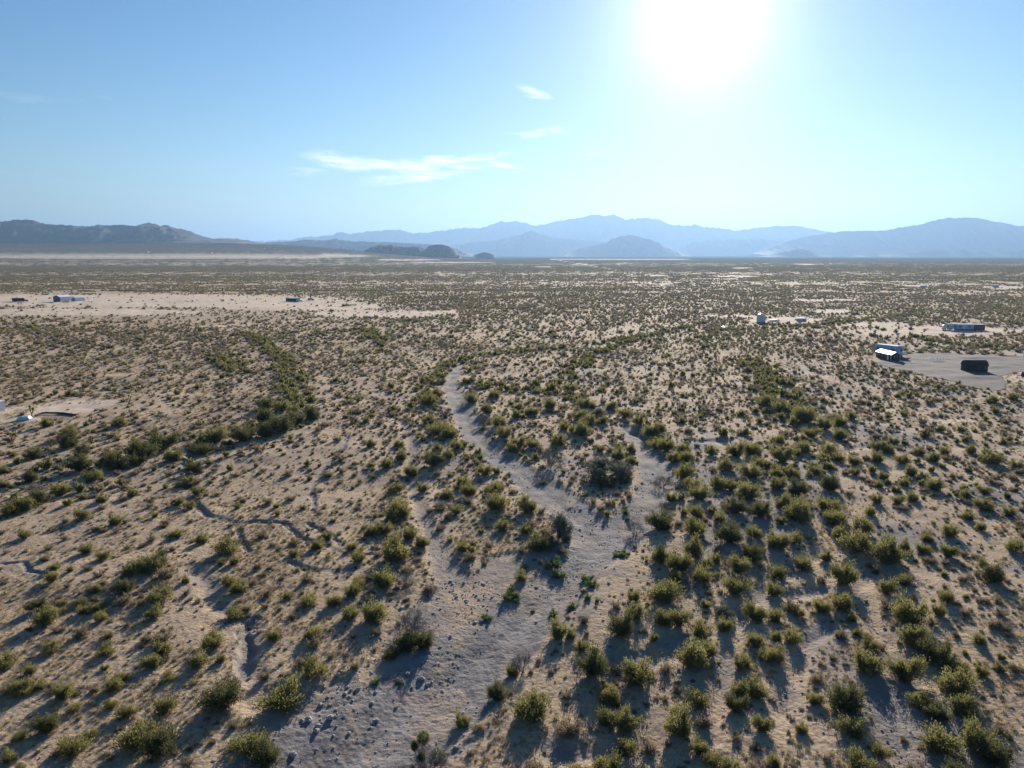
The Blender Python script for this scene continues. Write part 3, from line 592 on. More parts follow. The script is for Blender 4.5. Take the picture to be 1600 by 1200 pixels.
for (px, py, w_, hs) in ((842, 868, 44, .8), (1036, 832, 30, .9), (662, 1014, 40, .9), (634, 1018, 46, 1.0), (612, 1028, 30, .8), (945, 765, 40, .5), (858, 860, 30, .7), (640, 1215, 30, 1)):
    o = put('creosote_bush', random.choice(CREO_D), px, py, w_, hs); o['group'] = 'dark bushes under the grey shrubs'; o['category'] = 'bush'
# fresh green weeds on the wash floor
for (px, py, w_) in ((867, 890, 34), (873, 904, 26), (918, 912, 26), (925, 922, 24), (978, 803, 16), (980, 811, 12), (966, 686, 13), (760, 968, 24), (587, 1066, 20), (625, 1062, 17), (865, 962, 20), (894, 952, 22), (918, 942, 18), (800, 925, 22), (832, 950, 9),
                     (808, 940, 16), (968, 872, 24), (978, 868, 18), (857, 1000, 0), (820, 890, 18), (848, 755, 14), (793, 938, 30), (747, 715, 15), (976, 796, 10), (795, 742, 14), (805, 770, 12), (915, 778, 12)):
    if w_: o = put('weed_clump', random.choice(WEED), px, py, w_, .9); o['group'] = 'fresh green weeds on the floor of the wash'; o['category'] = 'weed'

# ---- yuccas with forked trunks
def make_yucca():
    t = Quads(); rng = np.random.default_rng(3)
    segs = [((0, 0, 0), (0, 0, .9)), ((0, 0, .9), (-.22, 0, 1.5)), ((-.22, 0, 1.5), (-.24, .02, 2.5)), ((0, 0, .9), (.32, 0, 1.35)), ((.32, 0, 1.35), (.36, 0, 2.0))]
    for a, b in segs: 
        for k in range(2): t.tubes([a], [b], [.13], [.10])
    f = Quads()
    for c in ((-.24, .02, 2.55), (.36, 0, 2.05)):
        n = 150; dd = unit(rng.normal(0, 1, (n, 3)) + [0, 0, .2]); sd = unit(np.cross(dd, rng.normal(0, 1, (n, 3))))
        f.quad(np.array(c) + dd * .17, sd * .025, dd * .17)
    for k in range(260):
        a, b = segs[rng.integers(0, 5)]; p = np.array(a) + (np.array(b) - np.array(a)) * rng.uniform(); d_ = unit(np.array([*rng.normal(0, 1, 2), -.6])); f.quad([p + d_ * .13], [unit(np.cross(d_, [0, 0, 1.0])) * .02], [d_ * .09])
    return t.mesh('trunk', [M_CACT]), f.mesh('leaves', [M_DARKC])
YUC = make_yucca()
for (px, py, s, lab) in ((50, 651, 1.0, 'forked yucca with two raised arms beside the pale blue tarp'), (142, 662, .75, 'small dark yucca right of the black hose'), (143, 692, .6, 'small spiky yucca on the slope below the black hose'),
                         (203, 628, .7, 'short dark yucca on the left plain above the creosote belt'), (52, 620, .8, 'dark yucca beyond the forked one at the left edge'), (246, 560, .9, 'dark yucca on the left plain, farthest of the yuccas')):
    x, y = G(px, py); o = empty('yucca', (x, y, tz(x, y)), random.uniform(-.5, .5)); o.scale = (s, s, s)
    for me in YUC: link(me.name.split('.')[0], me, o)
    props(o, lab, 'yucca', 'yuccas on the left plain')

# ------------------------------------------------------------------ the scrub: small shrubs, and everything beyond the 300 largest
VIEW = 0.80
def belt_at(x, y):
    d, wd_ = seg_field(BELTS, x, y); return d
def jitter_points(cell, r0, r1, seed):
    """jittered grid over the wedge of plain between the distances r0 and r1"""
    rng = np.random.default_rng(seed); W = r1 * VIEW + 60
    gx = np.arange(-W, W, cell); gy = np.arange(max(r0 * .6, 20), r1, cell)
    X, Y = np.meshgrid(gx, gy); X = X + rng.uniform(-.5, .5, X.shape) * cell; Y = Y + rng.uniform(-.5, .5, Y.shape) * cell
    x, y = X.ravel(), Y.ravel(); d = np.hypot(x, y)
    k = (np.abs(x) < VIEW * y + 40) & (d >= r0) & (d < r1); return x[k], y[k], rng
BX = np.array([G(b[0], b[1]) for b in BUSH]); BR = np.array([b[2] * depth_at(*G(b[0], b[1])) / F / 2 for b in BUSH])
def clear_of_bushes(x, y, pad=.7):
    k = np.ones(len(x), bool)
    for (bx, by), r in zip(BX, BR):
        near = (np.abs(x - bx) < 6) & (np.abs(y - by) < 6)
        if near.any(): k[near] &= np.hypot(x[near] - bx, y[near] - by) > r * pad
    return k
HOUSES = []    # (px, py, radius m) filled below, kept free of shrubs
SITES = [(1387, 562, 9), (1400, 556, 6), (1418, 558, 5), (1464, 562, 4), (1526, 580, 7), (1598, 592, 5), (1492, 513, 9), (1518, 513, 14), (1188, 503, 8), (1201, 503, 5), (1254, 504, 8), (28, 470, 12), (95, 470, 14), (99, 472, 5), (121, 470, 12), (456, 470, 12), (-4, 650, 5), (38, 656, 4), (85, 649, 4)]
def density(x, y):
    px, py = P(x, y, bajada(x, y)); d = np.hypot(x, y)
    clr = clear_mask(px, py)
    nz_ = fbm(x / 14, y / 22, 3, 91); big = fbm(x / 60, y / 120, 3, 93)
    den = .72 + (nz_ - .5) * 1.1 + (big - .5) * .5
    den = np.where(py < 458, den + .42 * np.sin((py - 440 + 2 * (big - .5)) * .42 + 3.6) + .1, den)
    left = ss(700, 300, px) * ss(450, 462, py) * ss(520, 500, py); den = den * (1 - .65 * left)
    den = den * (1 - .93 * clr)
    near = (y < 700)
    wash = np.full(len(x), 9.0)
    if near.any(): wash[near] = seg_field(WASHES, x[near], y[near])[0]
    den = den * ss(-.8, .6, wash)
    den[in_poly(x, y, YARD)] = 0
    for (hx, hy, hr) in SITES:
        cx, cy = G(hx, hy); den[np.hypot(x - cx, y - cy) < hr] = 0
    return np.clip(den, 0, 1.2), px, py, clr
PTS = {'x': [], 'y': [], 's': [], 'k': [], 'h': []}
def add_pts(x, y, s, k, h=None):
    PTS['x'].append(x); PTS['y'].append(y); PTS['s'].append(s); PTS['k'].append(np.broadcast_to(k, x.shape)); PTS['h'].append(np.ones(len(x)) if h is None else h)
# kinds: 0-2 creosote near, 3-5 bursage near, 6-7 creosote middle, 8-9 bursage middle, 10-12 far patches
# small shrubs, near
x, y, rng = jitter_points(1.75, 28, 130, 1); den, px, py, clr = density(x, y)
k = (rng.uniform(size=len(x)) < den * .62) & clear_of_bushes(x, y, .8); x, y, px = x[k], y[k], px[k]
s = np.clip(rng.lognormal(-.80, .42, len(x)), .2, 1.15) * (1 + .15 * ss(500, 0, px)); kk = np.where(rng.uniform(size=len(x)) < .22, rng.integers(0, 3, len(x)), rng.integers(3, 6, len(x)))
NEAR_SMALL = (x, y, s, kk)
# the 300 of these small shrubs that show largest become shrubs of their own
app = s / np.hypot(x, y) * np.where((np.abs(x) < .70 * y + 2) & (y > 44), 1, 0) * np.where(kk >= 3, 1, 0); order = np.argsort(-app)[:300]
indiv = np.zeros(len(x), bool); indiv[order] = True
for i in order:
    z = tz(x[i], y[i]); o = link('bursage_shrub', BURS[int(rng.integers(0, 5))], None, (x[i], y[i], z - .02)); o.rotation_euler = (0, 0, rng.uniform(0, 6.28))
    o.scale = (s[i],) * 2 + (s[i] * rng.uniform(.8, 1.15),); ppx, ppy = P(x[i], y[i], z); CREATED.append([o, float(ppx), float(ppy), s[i] * 2 * F / np.hypot(x[i], y[i]), 'bursage_shrub'])
    o['group'] = 'small grey-tan bursage shrubs'; o['category'] = 'shrub'
add_pts(x[~indiv], y[~indiv], s[~indiv], kk[~indiv])
# seedlings and dead tufts between them
x, y, rng = jitter_points(1.15, 28, 210, 21); den, px, py, clr = density(x, y)
k = (rng.uniform(size=len(x)) < den * .6 * ss(215, 150, np.hypot(x, y))); x, y = x[k], y[k]
add_pts(x, y, rng.uniform(.10, .34, len(x)), np.where(np.hypot(x, y) < 110, rng.integers(3, 6, len(x)), rng.integers(8, 10, len(x))))
# leftovers of the traced creosotes, at their places
for (px_, py_, w_) in REST:
    gx, gy = G(px_, py_ - w_ * .12); add_pts(np.array([gx]), np.array([gy]), np.array([w_ * depth_at(gx, gy) / F / 2 * 1.04]), 0 if gy < 150 else 6)
# middle distance
x, y, rng = jitter_points(1.6, 130, 330, 2); den, px, py, clr = density(x, y)
bd = belt_at(x, y); k = (rng.uniform(size=len(x)) < den * .80) & clear_of_bushes(x, y, .7); x, y, bd, clr = x[k], y[k], bd[k], clr[k]
s = np.clip(rng.lognormal(-.72, .42, len(x)), .18, 1.3); cre = (rng.uniform(size=len(x)) < .25); add_pts(x, y, s, np.where(cre, rng.integers(6, 8, len(x)), rng.integers(8, 10, len(x))))
# thickets of bigger bushes along the belts
x, y, rng = jitter_points(2.3, 95, 900, 3); k = np.abs(x) < VIEW * y; x, y = x[k], y[k]; bd = belt_at(x, y); den, px, py, clr = density(x, y)
wob = (fbm(x / 7, y / 9, 2, 97) - .5) * 6
k = (bd + wob < 0) & (rng.uniform(size=len(x)) < np.where(py < 645, .72, .36)) & clear_of_bushes(x, y, .8) & (den > .001) & ((py < 640) | (px < 540) | (px > 1000)); k &= ~((py > 640) & (rng.uniform(size=len(x)) < .55)); x, y = x[k], y[k]
add_pts(x, y, rng.uniform(.6, 1.45, len(x)), rng.integers(6, 8, len(x)))
# farther
x, y, rng = jitter_points(2.05, 330, 800, 4); den, px, py, clr = density(x, y); k = rng.uniform(size=len(x)) < den * .74; x, y = x[k], y[k]
add_pts(x, y, np.clip(rng.lognormal(-.45, .40, len(x)), .3, 1.6), rng.integers(13, 16, len(x)))
# far plain in patches
x, y, rng = jitter_points(12.5, 800, 5200, 5); den, px, py, clr = density(x, y); k = rng.uniform(size=len(x)) < den * 1.0; x, y = x[k], y[k]
add_pts(x, y, rng.uniform(.8, 1.25, len(x)), rng.integers(10, 13, len(x)))

def patch_mesh(seed, n):
    rng = np.random.default_rng(seed); q = Quads()
    for _ in range(n):
        c = rng.uniform(-7, 7, 2); r = rng.uniform(.6, 1.25); m = 26; d = unit(rng.normal(0, 1, (m, 3)) + [0, 0, .5]) * rng.uniform(.5, 1, (m, 1)) * r
        d[:, 2] = np.abs(d[:, 2]) * .95; ctr = d + [c[0], c[1], 0]; ax = unit(rng.normal(0, 1, (m, 3)) + [0, 0, .4]); sd = unit(np.cross(ax, rng.normal(0, 1, (m, 3)))); q.quad(ctr, sd * .18 * r / .8, ax * .26 * r / .8)
    return q.mesh('shrub_patch', [M_CREO if seed % 2 else M_BURS])
MID_C = [merged(400 + i, 24, 520, .125, M_CREO, nseg=1) for i in range(2)]; MID_B = [merged(410 + i, 18, 260, .13, M_BURS, hgt=.95, tilt=(15, 80), nseg=1) for i in range(2)]
FAR1 = [make_bush(430 + i, 12, 110, .24, M_BURS if i else M_CREO, nseg=1)[0] for i in range(3)]
def as_merged(p, seed): return merged(seed, 46, 3000, .054, M_CREO)
PROTO = [as_merged(None, 100), as_merged(None, 101), as_merged(None, 102)] + BURS[:3] + MID_C + MID_B + [patch_mesh(450 + i, 11) for i in range(3)] + FAR1

def scatter_object(name, protos, x, y, z, s, h, k, label, seed=0):
    """one mesh of points; geometry nodes set a plant or stone at every point"""
    rng = np.random.default_rng(seed); n = len(x)
    me = bpy.data.meshes.new(name); me.vertices.add(n); me.vertices.foreach_set('co', np.stack([x, y, z], 1).astype(np.float32).ravel())
    for an, ty, v in (('size', 'FLOAT_VECTOR', np.stack([s, s, s * h], 1)), ('turn', 'FLOAT_VECTOR', np.stack([np.zeros(n), np.zeros(n), rng.uniform(0, 6.28, n)], 1)), ('which', 'INT', k)):
        a = me.attributes.new(an, ty, 'POINT')
        if ty == 'INT': a.data.foreach_set('value', v.astype(np.int32))
        else: a.data.foreach_set('vector', v.astype(np.float32).ravel())
    o = link(name, me); props(o, label, kind='stuff')
    c = bpy.data.collections.new(name + '_kinds')
    for i, pm in enumerate(protos):
        p = bpy.data.objects.new('%s_kind.%03d' % (name, i), pm); c.objects.link(p); p['kind'] = 'stuff'
    ng = bpy.data.node_groups.new(name, 'GeometryNodeTree'); ng.interface.new_socket('Geometry', in_out='INPUT', socket_type='NodeSocketGeometry'); ng.interface.new_socket('Geometry', in_out='OUTPUT', socket_type='NodeSocketGeometry')
    nn = ng.nodes.new; gi = nn('NodeGroupInput'); go = nn('NodeGroupOutput'); ip = nn('GeometryNodeInstanceOnPoints'); ci = nn('GeometryNodeCollectionInfo')
    ci.inputs['Collection'].default_value = c; ci.inputs['Separate Children'].default_value = True; ci.inputs['Reset Children'].default_value = True
    def attr(nm, ty):
        a = nn('GeometryNodeInputNamedAttribute'); a.data_type = ty; a.inputs['Name'].default_value = nm; return a.outputs['Attribute']
    ng.links.new(gi.outputs[0], ip.inputs['Points']); ng.links.new(ci.outputs[0], ip.inputs['Instance']); ip.inputs['Pick Instance'].default_value = True
    ng.links.new(attr('which', 'INT'), ip.inputs['Instance Index']); ng.links.new(attr('turn', 'FLOAT_VECTOR'), ip.inputs['Rotation']); ng.links.new(attr('size', 'FLOAT_VECTOR'), ip.inputs['Scale'])
    ng.links.new(ip.outputs[0], go.inputs[0]); md = o.modifiers.new('scatter', 'NODES'); md.node_group = ng
    return o
X = np.concatenate(PTS['x']); Y = np.concatenate(PTS['y']); S = np.concatenate(PTS['s']); K = np.concatenate(PTS['k']); Hh = np.concatenate(PTS['h'])
HUM = lambda x, y: ss(60, 200, np.hypot(x, y)) * ss(2500, 500, np.hypot(x, y)) * (fbm(x / 4.5, y / 4.5, 2, 66) - .5) * .45
Z = terrain(X, Y) + HUM(X, Y) - .05
scatter_object('desert_scrub', PROTO, X, Y, Z, S, Hh * RNG.uniform(.8, 1.15, len(X)), K, 'small shrubs spread over the whole plain to the foot of the mountains', 1)
print('scrub', len(X))

# dry grass and stones on the nearer ground
def grass_mesh(seed):
    rng = np.random.default_rng(seed); n = 26; q = Quads(); th = rng.uniform(0, 6.28, n); c = np.stack([np.cos(th), np.sin(th), np.zeros(n)], 1) * rng.uniform(0, .7, (n, 1)); ax = unit(c * .8 + rng.normal(0, .25, (n, 3)) + [0, 0, 1]) * rng.uniform(.35, .8, (n, 1))
    sd = unit(np.cross(ax, rng.normal(0, 1, (n, 3)))); q.quad(c + ax * .9, sd * .07, ax); return q.mesh('tuft', [M_STRAW])
x, y, rng = jitter_points(.62, 40, 150, 8); d = np.hypot(x, y); wd = seg_field(WASHES, x, y)[0]; pt = fbm(x / 5, y / 7, 3, 101)
k = (rng.uniform(size=len(x)) < ss(.38, .58, pt) * .9 * ss(150, 90, d)) & (wd > .4); x, y = x[k], y[k]
scatter_object('dry_grass', [grass_mesh(i) for i in range(4)], x, y, terrain(x, y) - .01, rng.uniform(.10, .30, len(x)), np.ones(len(x)) * .8, rng.integers(0, 4, len(x)), 'tufts of dry straw-coloured grass on the sand', 2)
print('grass', len(x))
x, y, rng = jitter_points(1.05, 150, 330, 18); pt = fbm(x / 6, y / 9, 3, 101); wd = seg_field(WASHES, x, y)[0]
k = (rng.uniform(size=len(x)) < ss(.42, .6, pt) * .55) & (wd > .4) & ~in_poly(x, y, YARD); x, y = x[k], y[k]
scatter_object('dry_grass', [grass_mesh(i) for i in range(4)], x, y, terrain(x, y) + HUM(x, y) - .01, rng.uniform(.2, .42, len(x)), np.ones(len(x)) * .7, rng.integers(0, 4, len(x)), 'tufts of dry grass farther out on the plain', 4)
M_STONE = worn('stone', (.36, .33, .32), .3, 3, .9)
def stone_mesh(seed, sub=1):
    bm = bmesh.new(); bmesh.ops.create_icosphere(bm, subdivisions=sub, radius=1); r = random.Random(seed)
    for v in bm.verts: v.co *= r.uniform(.72, 1.18); v.co.z *= .65
    me = bpy.data.meshes.new('stone'); bm.to_mesh(me); bm.free(); me.materials.append(M_STONE); return me
x, y, rng = jitter_points(.55, 40, 170, 9); wd = seg_field(WASHES, x, y)[0]; pt = fbm(x / 3.5, y / 5, 3, 103); d = np.hypot(x, y)
px, py = P(x, y); rocky = np.exp(-((px - 560) / 120) ** 2 - ((py - 1110) / 70) ** 2) + .6 * np.exp(-((px - 720) / 90) ** 2 - ((py - 930) / 60) ** 2) + .5 * np.exp(-((px - 880) / 80) ** 2 - ((py - 790) / 40) ** 2)
p = ss(1.5, -.6, wd) * ss(.46, .62, pt) * .60 + .30 * ss(.50, .66, pt) + rocky * .30
k = (rng.uniform(size=len(x)) < p * ss(175, 90, d)); x, y, rocky = x[k], y[k], rocky[k]
s = np.clip(rng.lognormal(-2.75, .5, len(x)) * (1 + .5 * rocky), .03, .3)
scatter_object('stones', [stone_mesh(i) for i in range(5)], x, y, terrain(x, y) + s * .15, s, np.ones(len(x)), rng.integers(0, 5, len(x)), 'loose grey stones and cobbles on the wash and the stony flats', 3)
print('stones', len(x))
for i, (px, py, s, lab) in enumerate(((658, 1051, .55, 'largest boulder in the shade of the tall bare shrub, on the wash'), (668, 1057, .38, 'boulder touching the largest boulder on its right'), (482, 1120, .6, 'pale boulder left of the wash near the lower edge, highest of the rock pile'),
        (516, 1116, .55, 'grey boulder in the middle of the rock pile beside the wash'), (494, 1135, .5, 'dark boulder at the lower end of the rock pile'), (587, 1115, .45, 'boulder on the sandy bar below the rock pile'), (704, 991, .35, 'brown boulder at the top of the sandy bar in the wash'), (838, 968, .28, 'small pale stone standing alone in the wash channel'),
        (644, 1063, .3, 'small rock just below the largest boulder'), (457, 1170, .55, 'pale boulder at the bottom left end of the wash'))):
    x_, y_ = G(px, py); o = link('boulder', stone_mesh(50 + i, 2), None, (x_, y_, tz(x_, y_) + s * .2)); s *= .62; o.scale = (s, s * .8, s * .8); o.rotation_euler = (0, 0, i * 1.3); props(o, lab, 'boulder', 'boulders along the wash')

# ------------------------------------------------------------------ sheds, trailers and vehicles
class MB:
    """collects boxes, prisms and tubes into one mesh"""
    def __init__(s): s.bm = bmesh.new()
    def box(s, x0, x1, y0, y1, z0, z1, bev=0):
        vs = [s.bm.verts.new(p) for p in ((x0, y0, z0), (x1, y0, z0), (x1, y1, z0), (x0, y1, z0), (x0, y0, z1), (x1, y0, z1), (x1, y1, z1), (x0, y1, z1))]
        fs = [s.bm.faces.new([vs[i] for i in f]) for f in ((0, 3, 2, 1), (4, 5, 6, 7), (0, 1, 5, 4), (1, 2, 6, 5), (2, 3, 7, 6), (3, 0, 4, 7))]
        if bev: bmesh.ops.bevel(s.bm, geom=list({e for f in fs for e in f.edges}), offset=bev, segments=2, affect='EDGES')
        return s
    def prism(s, prof, a0, a1, axis='y'):
        """profile (u, z) swept along an axis"""
        def pt(u, z, a): return (u, a, z) if axis == 'y' else (a, u, z)
        A = [s.bm.verts.new(pt(u, z, a0)) for u, z in prof]; B = [s.bm.verts.new(pt(u, z, a1)) for u, z in prof]; n = len(prof)
        s.bm.faces.new(A); s.bm.faces.new(B[::-1])
        for i in range(n): s.bm.faces.new((A[i], B[i], B[(i + 1) % n], A[(i + 1) % n]))
        return s
    def cyl(s, c, r, h, axis='z', seg=16):
        g = bmesh.ops.create_cone(s.bm, cap_ends=True, segments=seg, radius1=r, radius2=r, depth=h)
        from mathutils import Matrix
        R_ = {'z': Matrix(), 'x': Matrix.Rotation(PI / 2, 4, 'Y'), 'y': Matrix.Rotation(PI / 2, 4, 'X')}[axis]
        bmesh.ops.transform(s.bm, matrix=Matrix.Translation(c) @ R_, verts=g['verts']); return s
    def done(s, name, m, parent=None, loc=(0, 0, 0), smooth=False):
        bmesh.ops.recalc_face_normals(s.bm, faces=s.bm.faces[:]); me = bpy.data.meshes.new(name); s.bm.to_mesh(me); s.bm.free(); me.materials.append(m)
        if smooth: me.polygons.foreach_set('use_smooth', [True] * len(me.polygons))
        return link(name, me, parent, loc)
def site(name, px, py, rz, label, cat, group=None, z=0):
    x, y = G(px, py, z); zz = float(terrain(np.array([x]), np.array([y]))[0] + HUM(np.array([x]), np.array([y]))[0])
    return props(empty(name, (x, y, zz + .10), rz), label, cat, group)
M_BROWN = worn('dark_brown_board', (.05, .032, .028), .3, 1.5); M_BLACK = worn('black_brown_board', (.022, .018, .018), .3, 1.5); M_WHITE = worn('white_metal', (.80, .81, .82), .08, 1, .35, 0, .5)
M_BLUEW = worn('pale_blue_white_paint', (.36, .48, .66), .12, 1.2, .5, 0, .4); M_GLASS = mat('dark_glass', (.03, .04, .05), .1, 0, .6); M_TRIM = worn('white_trim', (.72, .72, .70), .1, 3)
M_TYRE = mat('tyre_rubber', (.02, .02, .02), .9); M_BLUE = worn('blue_metal_siding', (.08, .13, .30), .15, 1, .5); M_RUST = worn('red_brown_container', (.16, .085, .075), .3, .8, .7); M_ROOFD = worn('dark_shingle', (.035, .03, .03), .3, 2)
M_GREYW = worn('grey_white_siding', (.55, .57, .60), .12, 1); M_CAR = mat('dark_car_paint', (.02, .03, .03), .25, .3, .6); M_SILV = mat('silver_car_paint', (.6, .62, .64), .3, .4, .6); M_BLK = mat('black_hose', (.012, .012, .015), .5); M_TARP = worn('pale_blue_tarp', (.45, .60, .66), .2, 1.5, .6)

def gable_prof(w_, wall, ridge): return [(-w_ / 2, 0), (w_ / 2, 0), (w_ / 2, wall), (0, ridge), (-w_ / 2, wall)]
def window(par, x, y, z, w_, h_, side, m=M_GLASS, fm=M_TRIM):
    """side: 'y-' faces -Y, 'x-' faces -X, 'x+' faces +X"""
    t = .06
    def bx(a, b, c, d, off):
        if side == 'y-': return MB().box(a, b, y - off, y, c, d)
        if side == 'y+': return MB().box(a, b, y, y + off, c, d)
        if side == 'x-': return MB().box(x - off, x, a, b, c, d)
        return MB().box(x, x + off, a, b, c, d)
    u = x if side[0] == 'y' else y
    f = bx(u - w_ / 2 - t, u + w_ / 2 + t, z - t, z + h_ + t, .03).done('window', fm, par); bx(u - w_ / 2, u + w_ / 2, z, z + h_, .05).done('pane', m, f)

def brown_shed():
    o = site('brown_shed', 1398.5, 565.5, math.radians(4), 'long dark brown shed with white metal roof and white door', 'shed'); W, Ln, wl, rg = 3.3, 9.6, 2.15, 3.0
    MB().prism(gable_prof(W, wl, rg), 0, Ln).done('wall', M_BROWN, o)
    e = .22; MB().prism([(-W / 2 - e, wl - .10), (0, rg + .04), (W / 2 + e, wl - .10), (W / 2 + e, wl + .0), (0, rg + .15), (-W / 2 - e, wl + .0)], -.25, Ln + .25).done('roof', M_WHITE, o)
    d = MB().box(-W / 2 - .05, -W / 2, 1.55, 2.45, .1, 2.0).done('door', M_TRIM, o); MB().box(-W / 2 - .12, -W / 2 - .05, 1.65, 1.73, .98, 1.06).done('handle', M_BLK, d)
    for y in (3.7, 5.6, 7.5, 8.9): window(o, -W / 2, y, 1.15, .65, .6, 'x-')
    window(o, .15, 0, 1.1, .95, .75, 'y-')
    for x, y in ((-W / 2, 0), (W / 2, 0)): MB().box(x - .06, x + .06, -.05, .07, 0, wl - .05).done('corner_trim', M_TRIM, o)
brown_shed()
def travel_trailer(px, py, rz, s, label, body=M_BLUEW, Ln=7.6, group=None):
    o = site('travel_trailer', px, py, rz, label, 'trailer', group); W, Ht = 2.5, 2.55; b = .55
    MB().prism([(0, b), (Ln - .5, b), (Ln, b + .9), (Ln - .15, b + 1.9), (Ln - .6, b + Ht - .1), (.35, b + Ht - .1), (.05, b + Ht - .5)], -W / 2, W / 2, 'x').done('body', body, o)
    MB().box(-W / 2 + .1, W / 2 - .1, .5, Ln - .8, b + Ht - .1, b + Ht).done('roof', M_WHITE, o)
    for sx in (-1, 1):
        for y in (3.3, 4.2):
            w_ = MB().cyl((sx * (W / 2 - .12), y, .36), .36, .24, 'x').done('wheel', M_TYRE, o); MB().cyl((sx * (W / 2 + .01), y, .36), .18, .06, 'x').done('rim', M_SILV, w_)
    window(o, .35, 0, b + 1.1, .8, .65, 'y-', fm=body)
    for y in (1.5, 5.9): window(o, -W / 2, y, b + 1.1, 1.1, .6, 'x-', fm=body); window(o, W / 2, y, b + 1.1, 1.1, .6, 'x+', fm=body)
    d = MB().box(W / 2, W / 2 + .04, 2.3, 2.95, b + .1, b + 2.0).done('door', M_TRIM, o); MB().box(W / 2 + .04, W / 2 + .09, 2.85, 2.91, b + .95, b + 1.1).done('handle', M_BLK, d)
    MB().prism([(-.06, .45), (.06, .45), (.06, .55), (-.06, .55)], Ln - .4, Ln + .9).done('drawbar', M_BLK, o); o.scale = (s, s, s); return o
travel_trailer(1406, 558.5, math.radians(30), 1.32, 'blue-white travel trailer parked just behind the brown shed')
def utility_trailer(px, py, rz, label):
    o = site('utility_trailer', px, py, rz, label, 'trailer'); MB().box(-1.1, 1.1, 0, 3.6, .85, 1.0).done('deck', M_WHITE, o)
    for sx in (-1, 1):
        w_ = MB().cyl((sx * 1.2, 1.9, .38), .38, .2, 'x').done('wheel', M_TYRE, o); MB().cyl((sx * 1.31, 1.9, .38), .17, .04, 'x').done('rim', M_SILV, w_)
        MB().box(sx * 1.05 - .04, sx * 1.05 + .04, 0, 3.6, 1.0, 1.18).done('side_rail', M_TRIM, o)
    MB().box(-.06, .06, -1.3, 0, .55, .68).done('drawbar', M_TRIM, o); MB().box(-.05, .05, -1.1, -1.0, 0, .6).done('jack', M_TRIM, o)
utility_trailer(1417, 559, math.radians(65), 'low white utility trailer beside the blue-white travel trailer')
def gate_panels():
    o = site('livestock_panels', 1464, 565.5, math.radians(-8), 'pale standing pipe fence panels in a row on the gravel yard', 'fence')
    for i in range(4):
        x = -1.65 + i * 1.1; p = MB()
        for a in (x - .5, x + .5): p.box(a - .035, a + .035, -.03, .03, 0, 1.3)
        for z in (.25, .6, .95, 1.25): p.box(x - .5, x + .5, -.025, .025, z - .025, z + .025)
        p.done('panel', M_TRIM, o, (0, (i % 2) * .25, 0))
gate_panels()
def black_shed():
    o = site('black_shed', 1526.5, 583, math.radians(-3), 'near-black barn-roofed shed standing alone on the gravel yard', 'shed'); Ln, W = 6.6, 3.6
    pr = [(-W / 2, 0), (W / 2, 0), (W / 2, 2.0), (W * .30, 3.0), (0, 3.35), (-W * .30, 3.0), (-W / 2, 2.0)]
    MB().prism([(u + W / 2, z) for u, z in pr], -Ln / 2, Ln / 2, 'x').done('wall', M_BLACK, o)
    MB().prism([(u + W / 2, z) for u, z in ((-W / 2 - .15, 1.92), (-W * .30 - .02, 3.06), (0, 3.42), (W * .30 + .02, 3.06), (W / 2 + .15, 1.92), (W / 2 + .25, 1.98), (W * .31, 3.16), (0, 3.54), (-W * .31, 3.16), (-W / 2 - .25, 1.98))], -Ln / 2 - .15, Ln / 2 + .15, 'x').done('roof', M_ROOFD, o)
    window(o, .5, 0, 1.05, .7, .6, 'y-', fm=worn('brown_trim', (.12, .09, .08), .2)); window(o, 2.75, 0, .95, .55, .75, 'y-', fm=worn('tan_trim', (.30, .25, .22), .2)); 
    d = MB().box(-1.6, -.7, -.04, 0, .05, 1.95).done('door', M_BLACK, o); MB().box(-.85, -.8, -.1, -.04, .95, 1.05).done('handle', M_TRIM, d)
black_shed()
def pickup(px, py, rz, label, paint, group=None, kind='pickup_truck', cat='truck', suv=False):
    o = site(kind, px, py, rz, label, cat, group); W = .92
    pr = [(0, .45), (5.2, .45), (5.25, .95), (4.2, 1.08), (3.7, 1.75), (1.9 if not suv else .25, 1.75), (1.75 if not suv else .1, 1.1), (0, 1.05)]
    b = MB(); b.prism(pr, -W, W, 'x'); b.done('body', paint, o)
    MB().box(-W - .015, W + .015, 2.05 if not suv else .6, 3.65, 1.2, 1.62).done('side_window', M_GLASS, o); MB().prism([(4.24, 1.12), (3.80, 1.68), (3.86, 1.70), (4.30, 1.13)], -W * .85, W * .85, 'x').done('windscreen', M_GLASS, o)
    for sx in (-1, 1):
        for y in (.95, 4.3): w_ = MB().cyl((sx * (W - .05), y, .38), .38, .26, 'x').done('wheel', M_TYRE, o); MB().cyl((sx * (W + .08), y, .38), .2, .03, 'x').done('rim', M_SILV, w_)
        MB().box(sx * .65 - .15, sx * .65 + .15, 5.22, 5.29, .72, .9).done('headlight', M_TRIM, o); MB().box(sx * .78 - .1, sx * .78 + .1, -.03, .01, .75, .98).done('tail_light', M_RUST, o)
    MB().box(-W, W, 5.15, 5.32, .42, .62).done('bumper', M_SILV, o); return o
pickup(1598.5, 593, math.radians(-75), 'dark car with a white end at the right edge, beyond the gravel yard', M_CAR, kind='parked_car', cat='car', suv=True)
